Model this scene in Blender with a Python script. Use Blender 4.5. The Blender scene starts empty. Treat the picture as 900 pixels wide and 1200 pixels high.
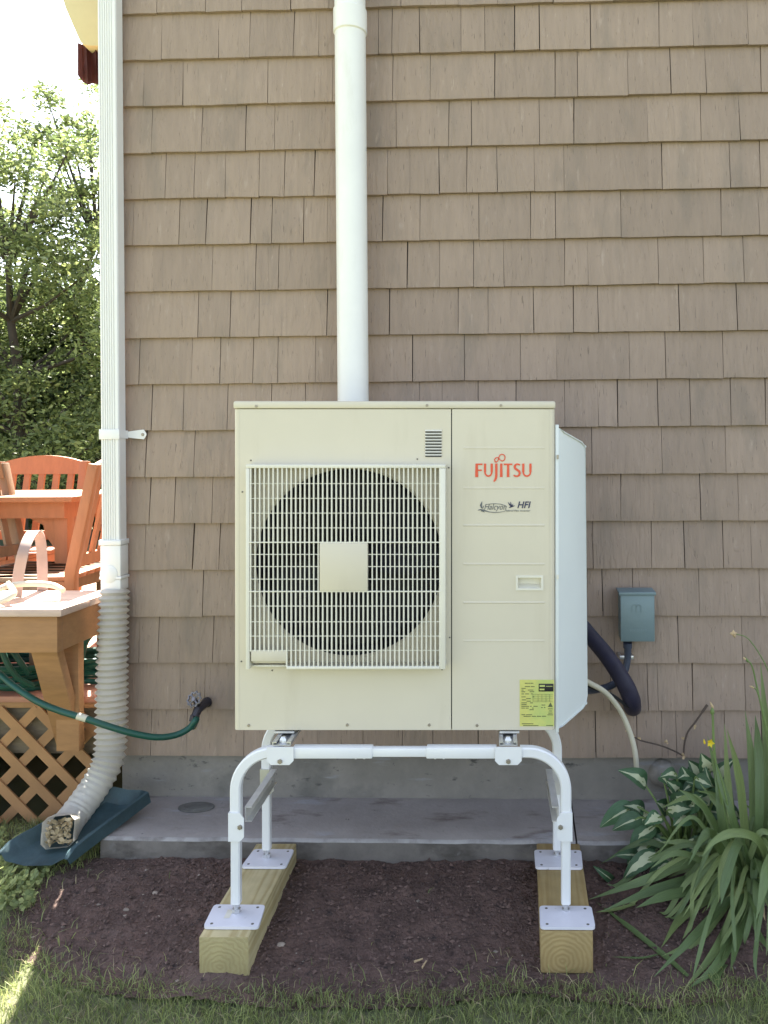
import bpy, bmesh, math, random
from mathutils import Vector, Matrix, noise
import numpy as np
R = math.radians
random.seed(7)
sc = bpy.context.scene
col = sc.collection

# ------------------------------------------------------------------ camera
F, PX, PY = 950.0, 577.0, 528.0            # focal length and principal point, in pixels of the 900x1200 photograph
PSI, ROLL = R(2.0), 0.008
CAM = Vector((0, -3.125, 1.506))
fwd = Vector((-math.sin(PSI), math.cos(PSI), 0))
r0 = Vector((math.cos(PSI), math.sin(PSI), 0)); u0 = Vector((0, 0, 1))
rt = r0 * math.cos(ROLL) - u0 * math.sin(ROLL)
up = u0 * math.cos(ROLL) + r0 * math.sin(ROLL)
cd = bpy.data.cameras.new('camera'); cam = bpy.data.objects.new('camera', cd); col.objects.link(cam)
cam.matrix_world = Matrix(((rt.x, up.x, -fwd.x, CAM.x), (rt.y, up.y, -fwd.y, CAM.y), (rt.z, up.z, -fwd.z, CAM.z), (0, 0, 0, 1)))
cd.sensor_fit = 'VERTICAL'; cd.sensor_height = 36; cd.sensor_width = 27
cd.lens = F / 1200 * 36
cd.shift_x = -(PX - 450) / 1200; cd.shift_y = -(600 - PY) / 1200
cd.clip_start = .05; cd.clip_end = 500
sc.camera = cam

# ------------------------------------------------------------------ light
SUN_EL = R(52); SUN_H = Vector((-.25, 1, 0)).normalized()
w = bpy.data.worlds.new('World'); sc.world = w; w.use_nodes = True
nt = w.node_tree; bg = nt.nodes['Background']
sky = nt.nodes.new('ShaderNodeTexSky'); sky.sky_type = 'NISHITA'; sky.sun_disc = False
sky.sun_elevation = SUN_EL; sky.sun_rotation = math.atan2(SUN_H.x, SUN_H.y)
sky.air_density = 1.0; sky.dust_density = 2.0; sky.ozone_density = 1.0
hz = nt.nodes.new('ShaderNodeHueSaturation'); hz.inputs['Saturation'].default_value = .64   # hazy white summer sky
nt.links.new(sky.outputs[0], hz.inputs['Color']); nt.links.new(hz.outputs[0], bg.inputs[0]); bg.inputs[1].default_value = .072
sl = bpy.data.lights.new('sun', 'SUN'); sl.energy = 5.0; sl.angle = R(.53); sl.color = (1, .95, .86)
so = bpy.data.objects.new('sun', sl); col.objects.link(so)
sd = SUN_H * math.cos(SUN_EL) + Vector((0, 0, math.sin(SUN_EL)))
so.rotation_euler = sd.to_track_quat('Z', 'Y').to_euler(); so.location = (-3, 8, 12)
sc.view_settings.view_transform = 'Standard'; sc.view_settings.look = 'None'
sc.view_settings.exposure = 2.83; sc.view_settings.gamma = 1

# ------------------------------------------------------------------ pixel -> place helpers
def ray(px, py): return fwd + rt * ((px - PX) / F) - up * ((py - PY) / F)
def W(px, py, d): return CAM + ray(px, py) * d
def on_y(px, py, y):
    v = ray(px, py); return CAM + v * ((y - CAM.y) / v.y)
def on_z(px, py, z):
    v = ray(px, py); return CAM + v * ((z - CAM.z) / v.z)
def hgt(x, y):
    t = min(1, max(0, (y + .92) / .6)); return .062 * t * t * (3 - 2 * t)
def on_g(px, py, dz=0):
    p = on_z(px, py, 0)
    for _ in range(6): p = on_z(px, py, hgt(p.x, p.y) + dz)
    return p

# ------------------------------------------------------------------ materials
def pmat(name, c, rough=.6, var=.15, scale=6, bump=.15, bscale=40, stretch=(1, 1, 1), metal=0, coord='Object', rnd=0, spots=None, trans=0, spec=.5, dist=.004, isl=0, hue=0):
    m = bpy.data.materials.new(name); m.use_nodes = True
    n = m.node_tree.nodes; L = m.node_tree.links; b = n['Principled BSDF']
    if coord == 'World':
        g = n.new('ShaderNodeNewGeometry'); src = g.outputs['Position']
    else:
        g = n.new('ShaderNodeTexCoord'); src = g.outputs['UV' if coord == 'UV' else 'Object']
    mp = n.new('ShaderNodeMapping'); mp.inputs['Scale'].default_value = stretch; L.new(src, mp.inputs[0])
    nz = n.new('ShaderNodeTexNoise'); nz.inputs['Scale'].default_value = scale; nz.inputs['Detail'].default_value = 8; nz.inputs['Roughness'].default_value = .65
    L.new(mp.outputs[0], nz.inputs[0])
    cr = n.new('ShaderNodeValToRGB')
    cr.color_ramp.elements[0].position = .3; cr.color_ramp.elements[1].position = .7
    cr.color_ramp.elements[0].color = (*[v * (1 - var) for v in c], 1); cr.color_ramp.elements[1].color = (*[min(1, v * (1 + var)) for v in c], 1)
    L.new(nz.outputs[0], cr.inputs[0]); out = cr.outputs[0]
    if spots:                                   # (colour, scale, threshold, softness, stretch): stains and wear
        for (sc_, s_, th, sf, st) in spots:
            m2 = n.new('ShaderNodeMapping'); m2.inputs['Scale'].default_value = st; L.new(src, m2.inputs[0])
            z2 = n.new('ShaderNodeTexNoise'); z2.inputs['Scale'].default_value = s_; z2.inputs['Detail'].default_value = 6; z2.inputs['Roughness'].default_value = .6; L.new(m2.outputs[0], z2.inputs[0])
            r2 = n.new('ShaderNodeValToRGB'); r2.color_ramp.elements[0].position = th; r2.color_ramp.elements[1].position = th + sf
            L.new(z2.outputs[0], r2.inputs[0])
            mx = n.new('ShaderNodeMixRGB'); L.new(r2.outputs[0], mx.inputs[0]); L.new(out, mx.inputs[1]); mx.inputs[2].default_value = (*sc_, 1); out = mx.outputs[0]
    if rnd or isl:
        if isl:
            q = n.new('ShaderNodeNewGeometry'); ro = q.outputs['Random Per Island']
        else:
            q = n.new('ShaderNodeObjectInfo'); ro = q.outputs['Random']
        hs = n.new('ShaderNodeHueSaturation'); mr = n.new('ShaderNodeMapRange')
        a = rnd or isl
        mr.inputs[3].default_value = 1 - a; mr.inputs[4].default_value = 1 + a
        L.new(ro, mr.inputs[0]); L.new(mr.outputs[0], hs.inputs['Value']); L.new(out, hs.inputs['Color'])
        if hue:
            mr2 = n.new('ShaderNodeMapRange'); mr2.inputs[3].default_value = .5 + hue; mr2.inputs[4].default_value = .5 - hue
            L.new(ro, mr2.inputs[0]); L.new(mr2.outputs[0], hs.inputs['Hue'])
        out = hs.outputs[0]
    L.new(out, b.inputs['Base Color'])
    b.inputs['Roughness'].default_value = rough; b.inputs['Metallic'].default_value = metal
    b.inputs['Specular IOR Level'].default_value = spec
    if bump:
        n2 = n.new('ShaderNodeTexNoise'); n2.inputs['Scale'].default_value = bscale; n2.inputs['Detail'].default_value = 6; L.new(mp.outputs[0], n2.inputs[0])
        bp = n.new('ShaderNodeBump'); bp.inputs['Strength'].default_value = bump; bp.inputs['Distance'].default_value = dist
        L.new(n2.outputs[0], bp.inputs['Height']); L.new(bp.outputs[0], b.inputs['Normal'])
    if trans:
        tr = n.new('ShaderNodeBsdfTranslucent'); L.new(out, tr.inputs[0]); mxs = n.new('ShaderNodeMixShader'); mxs.inputs[0].default_value = trans
        L.new(b.outputs[0], mxs.inputs[1]); L.new(tr.outputs[0], mxs.inputs[2]); L.new(mxs.outputs[0], n['Material Output'].inputs[0])
    return m

def shingle_mat():
    m = pmat('painted_shingle', (.318, .238, .183), .72, .08, 5, 0, 40, (9, 9, .8), coord='World', rnd=.08,
             spots=[((.265, .205, .16), 2.2, .53, .13, (3, 3, 1)), ((.25, .185, .145), 60, .66, .06, (1, 1, .55)), ((.38, .295, .235), 9, .62, .12, (4, 4, .8)), ((.19, .14, .105), 22, .645, .03, (7.0, 7.0, .14)), ((.25, .185, .14), 22, .66, .02, (11.0, 11.0, .10)), ((.40, .31, .245), 30, .67, .05, (4, 4, .2))])
    n = m.node_tree.nodes; L = m.node_tree.links; b = n['Principled BSDF']
    g = n.new('ShaderNodeNewGeometry'); mp = n.new('ShaderNodeMapping'); mp.inputs['Scale'].default_value = (60, 60, 2.2); L.new(g.outputs['Position'], mp.inputs[0])
    a = n.new('ShaderNodeTexNoise'); a.inputs['Scale'].default_value = 1; a.inputs['Detail'].default_value = 5; L.new(mp.outputs[0], a.inputs[0])
    m2 = n.new('ShaderNodeMapping'); m2.inputs['Scale'].default_value = (26, 26, 5); L.new(g.outputs['Position'], m2.inputs[0])
    c = n.new('ShaderNodeTexNoise'); c.inputs['Scale'].default_value = 1; c.inputs['Detail'].default_value = 7; c.inputs['Distortion'].default_value = 1.2; L.new(m2.outputs[0], c.inputs[0])
    r = n.new('ShaderNodeValToRGB'); r.color_ramp.elements[0].position = .55; r.color_ramp.elements[1].position = .60; L.new(c.outputs[0], r.inputs[0])
    ad = n.new('ShaderNodeMath'); ad.operation = 'MULTIPLY_ADD'; ad.inputs[1].default_value = .22; L.new(r.outputs[0], ad.inputs[0]); L.new(a.outputs[0], ad.inputs[2])
    bp = n.new('ShaderNodeBump'); bp.inputs['Strength'].default_value = .8; bp.inputs['Distance'].default_value = .006; L.new(ad.outputs[0], bp.inputs['Height']); L.new(bp.outputs[0], b.inputs['Normal'])
    return m

def timber_mat(name, a, bcol, sc_=26, dist_=2.2):
    m = bpy.data.materials.new(name); m.use_nodes = True
    n = m.node_tree.nodes; L = m.node_tree.links; b = n['Principled BSDF']
    tc = n.new('ShaderNodeTexCoord'); mp = n.new('ShaderNodeMapping'); mp.inputs['Location'].default_value = (.012, 0, .085); mp.inputs['Scale'].default_value = (1, .07, 1); L.new(tc.outputs['Object'], mp.inputs[0])
    wv = n.new('ShaderNodeTexWave'); wv.wave_type = 'RINGS'; wv.rings_direction = 'Y'; wv.inputs['Scale'].default_value = sc_; wv.inputs['Distortion'].default_value = dist_; wv.inputs['Detail'].default_value = 3; wv.inputs['Detail Scale'].default_value = 2
    L.new(mp.outputs[0], wv.inputs[0])
    cr = n.new('ShaderNodeValToRGB'); cr.color_ramp.elements[0].color = (*a, 1); cr.color_ramp.elements[1].color = (*bcol, 1); L.new(wv.outputs[0], cr.inputs[0])
    nz = n.new('ShaderNodeTexNoise'); nz.inputs['Scale'].default_value = 14; nz.inputs['Detail'].default_value = 5; L.new(tc.outputs['Object'], nz.inputs[0])
    mx = n.new('ShaderNodeMixRGB'); mx.blend_type = 'MULTIPLY'; mx.inputs[0].default_value = .5; L.new(cr.outputs[0], mx.inputs[1]); L.new(nz.outputs[1], mx.inputs[2])
    r3 = n.new('ShaderNodeValToRGB'); r3.color_ramp.elements[0].position = .3; r3.color_ramp.elements[0].color = (.6, .6, .6, 1); r3.color_ramp.elements[1].position = .7; L.new(nz.outputs[0], r3.inputs[0]); L.new(r3.outputs[0], mx.inputs[2])
    L.new(mx.outputs[0], b.inputs['Base Color']); b.inputs['Roughness'].default_value = .75
    bp = n.new('ShaderNodeBump'); bp.inputs['Strength'].default_value = .25; bp.inputs['Distance'].default_value = .003; L.new(wv.outputs[0], bp.inputs['Height']); L.new(bp.outputs[0], b.inputs['Normal'])
    return m

M = {}
M['shingle'] = shingle_mat()
M['sheathing'] = pmat('dark_sheathing', (.03, .024, .02), .9)
M['siding_plain'] = pmat('side_siding', (.28, .21, .15), .8)
M['roof'] = pmat('asphalt_roof', (.08, .075, .07), .9, .2, 30)
M['concrete'] = pmat('old_concrete', (.235, .215, .19), .85, .16, 7, .5, 55, coord='World', dist=.006,
                     spots=[((.11, .105, .095), 3.2, .55, .2, (1, 1, 1)), ((.08, .075, .07), 14, .64, .08, (1, 1, 2.2)), ((.27, .265, .265), 5, .62, .1, (1, 2, 6)), ((.09, .085, .08), 45, .70, .05, (1, 1, 1))])
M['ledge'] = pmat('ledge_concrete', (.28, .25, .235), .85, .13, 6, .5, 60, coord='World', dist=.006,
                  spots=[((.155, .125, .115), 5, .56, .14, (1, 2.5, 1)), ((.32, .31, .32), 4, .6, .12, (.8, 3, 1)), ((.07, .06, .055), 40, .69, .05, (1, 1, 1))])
M['ledge_edge'] = pmat('pale_concrete_edge', (.34, .32, .31), .85, .2, 12, .5, 60, coord='World', spots=[((.2, .18, .17), 9, .52, .15, (1, 1, 1))])  # paler strip along the top front edge of the ledge
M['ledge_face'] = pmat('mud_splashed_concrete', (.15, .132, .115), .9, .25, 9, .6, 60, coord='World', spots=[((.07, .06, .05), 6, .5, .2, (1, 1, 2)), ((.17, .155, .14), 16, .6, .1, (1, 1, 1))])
M['stain'] = pmat('damp_stain', (.12, .115, .105), .9, .3, 25, .3)
M['cream'] = pmat('cream_cabinet_paint', (.625, .57, .45), .38, .03, 3, .05, 300, spec=.4, spots=[((.575, .52, .40), 3.0, .56, .2, (3, 3, .5)), ((.54, .48, .37), 60, .70, .05, (1, 1, 1))])
M['cream_sky_tint'] = pmat('sky_tinted_cover_paint', (.70, .73, .71), .4, .02, 3, .04, 200, spec=.4)  # same paint as the cabinet, with the sky's reflection mixed into the colour
M['grille'] = pmat('ivory_grille_plastic', (.71, .68, .58), .4, .04, 9, 0)
M['bell'] = pmat('inner_panel_paint', (.50, .45, .34), .5, .05, 5, 0)
M['black'] = pmat('black_plastic', (.012, .012, .014), .5, .2, 10, 0)
M['fan'] = pmat('dark_fan_plastic', (.012, .012, .017), .45, .2, 5, 0)
M['coil'] = pmat('dark_coil_fins', (.010, .010, .013), .6, .3, 60, .2, 300, (1, 1, 6))
M['seam'] = pmat('dark_seam', (.12, .11, .09), .8, .1)
M['screw'] = pmat('zinc_screw', (.34, .30, .24), .4, .1, metal=.6)
M['red'] = pmat('red_lettering', (.70, .085, .03), .4, .05, bump=0)
M['navy'] = pmat('navy_lettering', (.025, .028, .08), .4, .05, bump=0)
M['grey_print'] = pmat('grey_print', (.10, .11, .12), .5, .1, bump=0)
M['sticker'] = pmat('yellow_green_label', (.60, .58, .17), .35, .10, 20, 0, spots=[((.42, .52, .17), 9, .5, .2, (1, 1, 1))])
M['ink'] = pmat('label_ink', (.10, .12, .05), .6, .2, bump=0)
M['white_paint'] = pmat('white_powder_coat', (.78, .78, .78), .3, .03, 8, .03, 200)
M['plate'] = pmat('base_plate_white', (.72, .71, .76), .35, .05, 12, .03, spots=[((.40, .38, .36), 26, .68, .06, (1, 1, 1))])
M['galv'] = pmat('galvanised_steel', (.62, .62, .62), .35, .15, 14, .05, 60, metal=.75)
M['galv_dull'] = pmat('dull_clamp_steel', (.60, .58, .54), .5, .12, 14, .05, 60, metal=.15)
M['pvc'] = pmat('white_pvc', (.80, .79, .75), .35, .04, 4, .04, 120, spots=[((.70, .68, .62), 9, .58, .2, (1, 1, .3))])
M['spout'] = pmat('white_vinyl_downspout', (.80, .79, .76), .4, .03, 4, .03, spots=[((.55, .52, .45), 12, .68, .1, (2, 2, .4))])
M['corrugated'] = pmat('off_white_flexible_plastic', (.80, .77, .71), .45, .06, 8, .05, spots=[((.52, .46, .36), 16, .62, .15, (1, 1, 1))], trans=.04)
M['leaf_litter'] = pmat('dead_leaves', (.42, .33, .20), .9, .5, 30, .8, 50)
M['tray'] = pmat('blue_green_plastic', (.085, .145, .165), .5, .3, 9, .15, 60, spots=[((.10, .13, .13), 10, .6, .12, (1, 1, 1))])
M['timber'] = timber_mat('treated_timber_pale', (.56, .47, .26), (.44, .345, .16), 22, 5)
M['timber2'] = timber_mat('treated_timber_brown', (.42, .31, .135), (.36, .25, .10), 26, 4)
M['timber_end'] = timber_mat('pale_end_grain', (.44, .37, .18), (.40, .325, .15), 24, 6)
M['timber2_end'] = timber_mat('ringed_end_grain', (.41, .30, .13), (.35, .245, .10), 24, 3)
M['box'] = pmat('grey_blue_enamel', (.17, .235, .25), .45, .06, 6, .1, 120, metal=.2)
M['conduit'] = pmat('dark_blue_grey_conduit', (.05, .06, .09), .4, .1, bump=.1)
M['foam'] = pmat('black_foam_insulation', (.020, .018, .040), .55, .2, 20, .2, 90)
M['beige_hose'] = pmat('beige_drain_hose', (.58, .54, .42), .5, .08, 10, .05)
M['hose'] = pmat('green_garden_hose', (.004, .065, .045), .45, .15, 12, .1, 120)
M['brass'] = pmat('pale_brass', (.62, .50, .24), .35, .1, metal=.7)
M['iron'] = pmat('dark_valve_metal', (.05, .045, .055), .45, .2, 30, .2, 60, metal=.5)
M['wheel'] = pmat('grey_wheel_metal', (.22, .21, .23), .45, .1, metal=.6)
M['soil'] = pmat('dark_soil', (.108, .066, .053), .95, .4, 14, 1.0, 60, coord='World', dist=.02,
                 spots=[((.155, .106, .09), 3.0, .54, .18, (1, 1, 1)), ((.035, .024, .022), 26, .6, .1, (1, 1, 1)), ((.17, .135, .115), 110, .66, .05, (1, 1, 1))])
M['clod'] = pmat('soil_clod', (.115, .074, .061), .95, .3, 30, .4, 90, isl=.45)
M['chip'] = pmat('pale_chips', (.24, .195, .16), .9, .3, 30, .3, isl=.5)
M['turf'] = pmat('turf_soil', (.12, .125, .065), .95, .4, 12, .6, 60, coord='World', spots=[((.09, .075, .045), 7, .55, .15, (1, 1, 1))])
M['lawn_far'] = pmat('lawn', (.125, .13, .06), .95, .3, 1.5, .4, 30, coord='World', spots=[((.16, .16, .05), 9, .55, .2, (1, 1, 1))])
M['grass'] = pmat('grass_blades', (.265, .31, .11), .6, .25, 3, 0, coord='World', isl=.4, hue=.02, trans=.35)
M['straw'] = pmat('dry_grass', (.36, .30, .17), .8, .2, 5, 0, isl=.3)
M['lily'] = pmat('strap_leaf', (.165, .225, .08), .36, .28, 5, .35, 9, (5, .35, 1), coord='UV', rnd=.28, hue=.018, trans=.2)
M['lily_pale'] = pmat('pale_leaf_base', (.22, .25, .09), .5, .2, trans=.2)
M['hosta'] = pmat('hosta_green', (.06, .125, .055), .4, .25, 5, .4, 8, (4, .6, 1), coord='UV', rnd=.25, trans=.12)
M['hosta_cream'] = pmat('hosta_cream', (.50, .53, .33), .45, .15, 12, .1, rnd=.15, trans=.15)
M['stem'] = pmat('green_stalk', (.16, .23, .07), .5, .15, trans=.1)
M['husk'] = pmat('dried_bud', (.48, .35, .20), .8, .2, 30, .2)
M['petal'] = pmat('yellow_petal', (.80, .62, .03), .5, .1, trans=.3)
M['twig'] = pmat('brown_twig', (.09, .065, .05), .8, .2)
M['deck'] = pmat('red_stained_deck', (.42, .20, .13), .7, .15, 6, .2, 40, (1, 8, 8))
M['chair'] = pmat('orange_stained_wood', (.37, .145, .058), .6, .12, 7, .15, 40, (5, 5, 1), rnd=.05)
M['brown_chair'] = pmat('weathered_brown_wood', (.22, .15, .09), .7, .15, 7, .15, 40, (5, 5, 1))
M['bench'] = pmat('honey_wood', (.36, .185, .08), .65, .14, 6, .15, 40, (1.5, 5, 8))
M['bench_top'] = pmat('sunlit_bench_top', (.58, .42, .34), .65, .12, 6, .15, 40, (1.5, 8, 8))  # bench wood lightened: sunlight on the seat is put into the colour
M['lattice'] = pmat('lattice_wood', (.38, .20, .085), .7, .12, 8, .15, 50, rnd=.1)
M['joist'] = pmat('weathered_joist', (.20, .155, .10), .85, .3, 9, .3, 40, (1, 8, 4))
M['hoop'] = pmat('grey_bent_wood', (.40, .29, .25), .6, .15, 9, .1)
M['eave'] = pmat('beige_trim_paint', (.62, .53, .30), .6, .06)
M['maroon'] = pmat('maroon_cloth', (.22, .09, .08), .8, .15, 9, .1, trans=.4)
M['bark'] = pmat('tree_bark', (.055, .045, .036), .9, .3, 9, .6, 30, (1, 1, .3))
M['leaf_a'] = pmat('tree_leaf', (.19, .24, .09), .5, .2, 1.2, 0, coord='World', isl=.55, hue=.025, trans=.45)
M['leaf_b'] = pmat('dark_tree_leaf', (.075, .115, .05), .5, .25, 1.2, 0, coord='World', isl=.5, hue=.02, trans=.3)

# ------------------------------------------------------------------ mesh helpers
class MB:
    def __init__(s): s.bm = bmesh.new()
    def face(s, pts, mi=0):
        f = s.bm.faces.new([s.bm.verts.new(p) for p in pts]); f.material_index = mi; return f
    def hexa(s, P, bevel=0):                    # P: 8 corners, bottom ring then top ring
        vs = [s.bm.verts.new(p) for p in P]
        fs = [s.bm.faces.new([vs[i] for i in q]) for q in ((3, 2, 1, 0), (4, 5, 6, 7), (0, 1, 5, 4), (1, 2, 6, 5), (2, 3, 7, 6), (3, 0, 4, 7))]
        if bevel:
            es = {e for f in fs for e in f.edges}
            bmesh.ops.bevel(s.bm, geom=list(es), offset=bevel, segments=2, profile=.5, affect='EDGES')
        return s
    def box(s, x0, x1, y0, y1, z0, z1, bevel=0):
        return s.hexa([(x0, y0, z0), (x1, y0, z0), (x1, y1, z0), (x0, y1, z0), (x0, y0, z1), (x1, y0, z1), (x1, y1, z1), (x0, y1, z1)], bevel)
    def bar(s, a, b, wa, wb, side=None, bevel=0, wa2=None, wb2=None):   # beam between two points: wa across 'side', wb across the other
        a = Vector(a); b = Vector(b); t = (b - a).normalized()
        side = Vector(side) if side is not None else Vector((1, 0, 0))
        side = (side - t * side.dot(t)).normalized(); o = t.cross(side)
        wa2 = wa2 or wa; wb2 = wb2 or wb
        P = []
        for c, p, q in ((a, wa, wb), (b, wa2, wb2)):
            for sx, sy in ((-1, -1), (1, -1), (1, 1), (-1, 1)): P.append(c + side * (sx * p / 2) + o * (sy * q / 2))
        return s.hexa(P, bevel)
    def prism(s, poly, vec, bevel=0):           # poly: list of 3d points, extruded by vec
        vec = Vector(vec); n = len(poly)
        a = [s.bm.verts.new(p) for p in poly]; b = [s.bm.verts.new(Vector(p) + vec) for p in poly]
        fs = [s.bm.faces.new(a), s.bm.faces.new(b[::-1])]
        for i in range(n): fs.append(s.bm.faces.new((a[i], b[i], b[(i + 1) % n], a[(i + 1) % n])))
        bmesh.ops.recalc_face_normals(s.bm, faces=fs)
        if bevel:
            es = {e for f in fs for e in f.edges}
            bmesh.ops.bevel(s.bm, geom=list(es), offset=bevel, segments=2, profile=.5, affect='EDGES')
        return s
    def tube(s, pts, rad, n=10, cap=True, up_=None, square=False):
        pts = [Vector(p) for p in pts]; m = len(pts)
        rr = rad if hasattr(rad, '__len__') else [rad] * m
        rings = []; prev = None
        for i, p in enumerate(pts):
            t = (pts[min(i + 1, m - 1)] - pts[max(i - 1, 0)]).normalized()
            if prev is None:
                h = Vector(up_) if up_ is not None else (Vector((0, 0, 1)) if abs(t.z) < .9 else Vector((0, 1, 0)))
                a = (h - t * h.dot(t)).normalized()
            else: a = (prev - t * prev.dot(t)).normalized()
            prev = a; b = t.cross(a)
            if square:
                q = rr[i]; k = q * .72
                cs = [(q, k), (k, q), (-k, q), (-q, k), (-q, -k), (-k, -q), (k, -q), (q, -k)]
                rings.append([s.bm.verts.new(p + a * u + b * v) for u, v in cs])
            else:
                rings.append([s.bm.verts.new(p + (a * math.cos(2 * math.pi * k / n) + b * math.sin(2 * math.pi * k / n)) * rr[i]) for k in range(n)])
        n = len(rings[0])
        for i in range(m - 1):
            for k in range(n): s.bm.faces.new((rings[i][k], rings[i][(k + 1) % n], rings[i + 1][(k + 1) % n], rings[i + 1][k]))
        if cap: s.bm.faces.new(rings[0][::-1]); s.bm.faces.new(rings[-1])
        return s
    def disc(s, c, nrm, rad, thick, n=12, bevel=0):
        c = Vector(c); nrm = Vector(nrm).normalized()
        return s.tube([c, c + nrm * thick * .7, c + nrm * thick], [rad, rad, rad * .8], n)
    def ribbon(s, pts, wd, y, thick=.0012, closed=False):     # flat stroke in the x-z plane, extruded in y
        pts = [Vector((p[0], 0, p[1])) for p in pts]; m = len(pts); A = []; B = []
        ww = wd if hasattr(wd, '__len__') else [wd] * m
        for i in range(m):
            if closed: t = pts[(i + 1) % m] - pts[i - 1]
            else: t = pts[min(i + 1, m - 1)] - pts[max(i - 1, 0)]
            t.normalize(); nn = Vector((-t.z, 0, t.x)); k = 1
            if 0 < i < m - 1 or closed:
                t1 = (pts[i] - pts[i - 1]).normalized(); c_ = max(.5, abs(t.dot(t1))); k = 1 / c_
            A.append(pts[i] + nn * ww[i] / 2 * k); B.append(pts[i] - nn * ww[i] / 2 * k)
        yy = Vector((0, y, 0)); y2 = Vector((0, y + thick, 0))
        rg = range(m) if closed else range(m - 1)
        va = [s.bm.verts.new(p + yy) for p in A]; vb = [s.bm.verts.new(p + yy) for p in B]
        wa = [s.bm.verts.new(p + y2) for p in A]; wb = [s.bm.verts.new(p + y2) for p in B]
        for i in rg:
            j = (i + 1) % m
            for q in ((va[i], va[j], vb[j], vb[i]), (va[i], wa[i], wa[j], va[j]), (vb[i], vb[j], wb[j], wb[i])): s.bm.faces.new(q)
        if not closed:
            s.bm.faces.new((va[0], vb[0], wb[0], wa[0])); s.bm.faces.new((va[-1], wa[-1], wb[-1], vb[-1]))
        return s
    def build(s, name, mat, parent=None, local=False, smooth=R(40), fixn=True):
        if fixn: bmesh.ops.recalc_face_normals(s.bm, faces=s.bm.faces)
        me = bpy.data.meshes.new(name); s.bm.to_mesh(me); s.bm.free()
        return link(name, me, mat, parent, local, smooth)

MATS = {}
def wm(o):
    m = Matrix.Identity(4)
    while o is not None: m = MATS.get(o.name, Matrix.Identity(4)) @ m; o = o.parent
    return m
def link(name, me, mat, parent=None, local=False, smooth=None):
    for m in (mat if isinstance(mat, (list, tuple)) else [mat]): me.materials.append(m)
    if smooth:
        me.polygons.foreach_set('use_smooth', [True] * len(me.polygons)); me.set_sharp_from_angle(angle=smooth)
    o = bpy.data.objects.new(name, me); col.objects.link(o)
    if parent is not None:
        o.parent = parent
        if not local: me.transform(wm(parent).inverted())
    return o
def thing(name, label, cat, loc=(0, 0, 0), rotz=0, group=None, mat=None):
    o = bpy.data.objects.new(name, None); col.objects.link(o); o.empty_display_size = .1
    m = mat or (Matrix.Translation(Vector(loc)) @ Matrix.Rotation(rotz, 4, 'Z'))
    o.matrix_world = m; MATS[o.name] = m.copy()
    return tag(o, label, cat, group)
def tag(o, label, cat, group=None):
    o['label'] = label; o['category'] = cat
    if group: o['group'] = group
    return o
def solo(o, label, cat, group=None):            # move a one-mesh thing's origin to its base
    me = o.data; vs = [v.co for v in me.vertices]
    c = Vector(((min(v.x for v in vs) + max(v.x for v in vs)) / 2, (min(v.y for v in vs) + max(v.y for v in vs)) / 2, min(v.z for v in vs)))
    me.transform(Matrix.Translation(-c)); o.location = c
    return tag(o, label, cat, group)
def copy_tree(o, parent=None):
    c = o.copy(); col.objects.link(c); c.parent = parent
    for ch in list(o.children): copy_tree(ch, c)
    return c
def struct(o): o['kind'] = 'structure'; return o
def stuff(o): o['kind'] = 'stuff'; return o
def crv(pts, n=8):                               # Catmull-Rom through points
    P = [Vector(p) for p in pts]; P = [P[0] * 2 - P[1]] + P + [P[-1] * 2 - P[-2]]; out = []
    for i in range(1, len(P) - 2):
        for k in range(n):
            t = k / n; a, b, c, d = P[i - 1:i + 3]
            out.append(.5 * (2 * b + (c - a) * t + (2 * a - 5 * b + 4 * c - d) * t * t + (3 * b - a - 3 * c + d) * t ** 3))
    out.append(P[-2]); return out
def arc(cx, cy, r, a0, a1, n): return [(cx + r * math.cos(R(a0 + (a1 - a0) * i / n)), cy + r * math.sin(R(a0 + (a1 - a0) * i / n))) for i in range(n + 1)]

# ================================================================== GROUND
b = MB(); b.face([(-150, -150, -.012), (150, -150, -.012), (150, 150, -.012), (-150, 150, -.012)])
struct(b.build('ground', M['lawn_far']))
# dirt bed outline, from the photograph
dirt_px = [(150, 1008), (60, 1026), (44, 1050), (28, 1085), (30, 1110), (55, 1118), (80, 1135), (130, 1152), (200, 1160), (300, 1166), (420, 1170), (520, 1166), (600, 1152), (680, 1160), (760, 1170), (830, 1160), (900, 1150), (1100, 1140), (1300, 1100)]
dirt_poly = [on_g(*p) for p in dirt_px]
dirt_poly = [(p.x, p.y) for p in dirt_poly] + [(2.6, -.25), (-1.25, -.25)]
def in_poly(x, y, poly=dirt_poly):
    ins = False; n = len(poly); j = n - 1
    for i in range(n):
        xi, yi = poly[i]; xj, yj = poly[j]
        if (yi > y) != (yj > y) and x < (xj - xi) * (y - yi) / (yj - yi) + xi: ins = not ins
        j = i
    return ins
def in_dirt(x, y, amp=.05):
    v = Vector((x * 9, y * 9, 3.1)); v2 = Vector((x * 30, y * 30, 7.7))
    return in_poly(x + amp * noise.noise(v) + .02 * noise.noise(v2), y + amp * noise.noise(v + Vector((9, 4, 1))) + .02 * noise.noise(v2 + Vector((5, 5, 5))))
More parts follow.
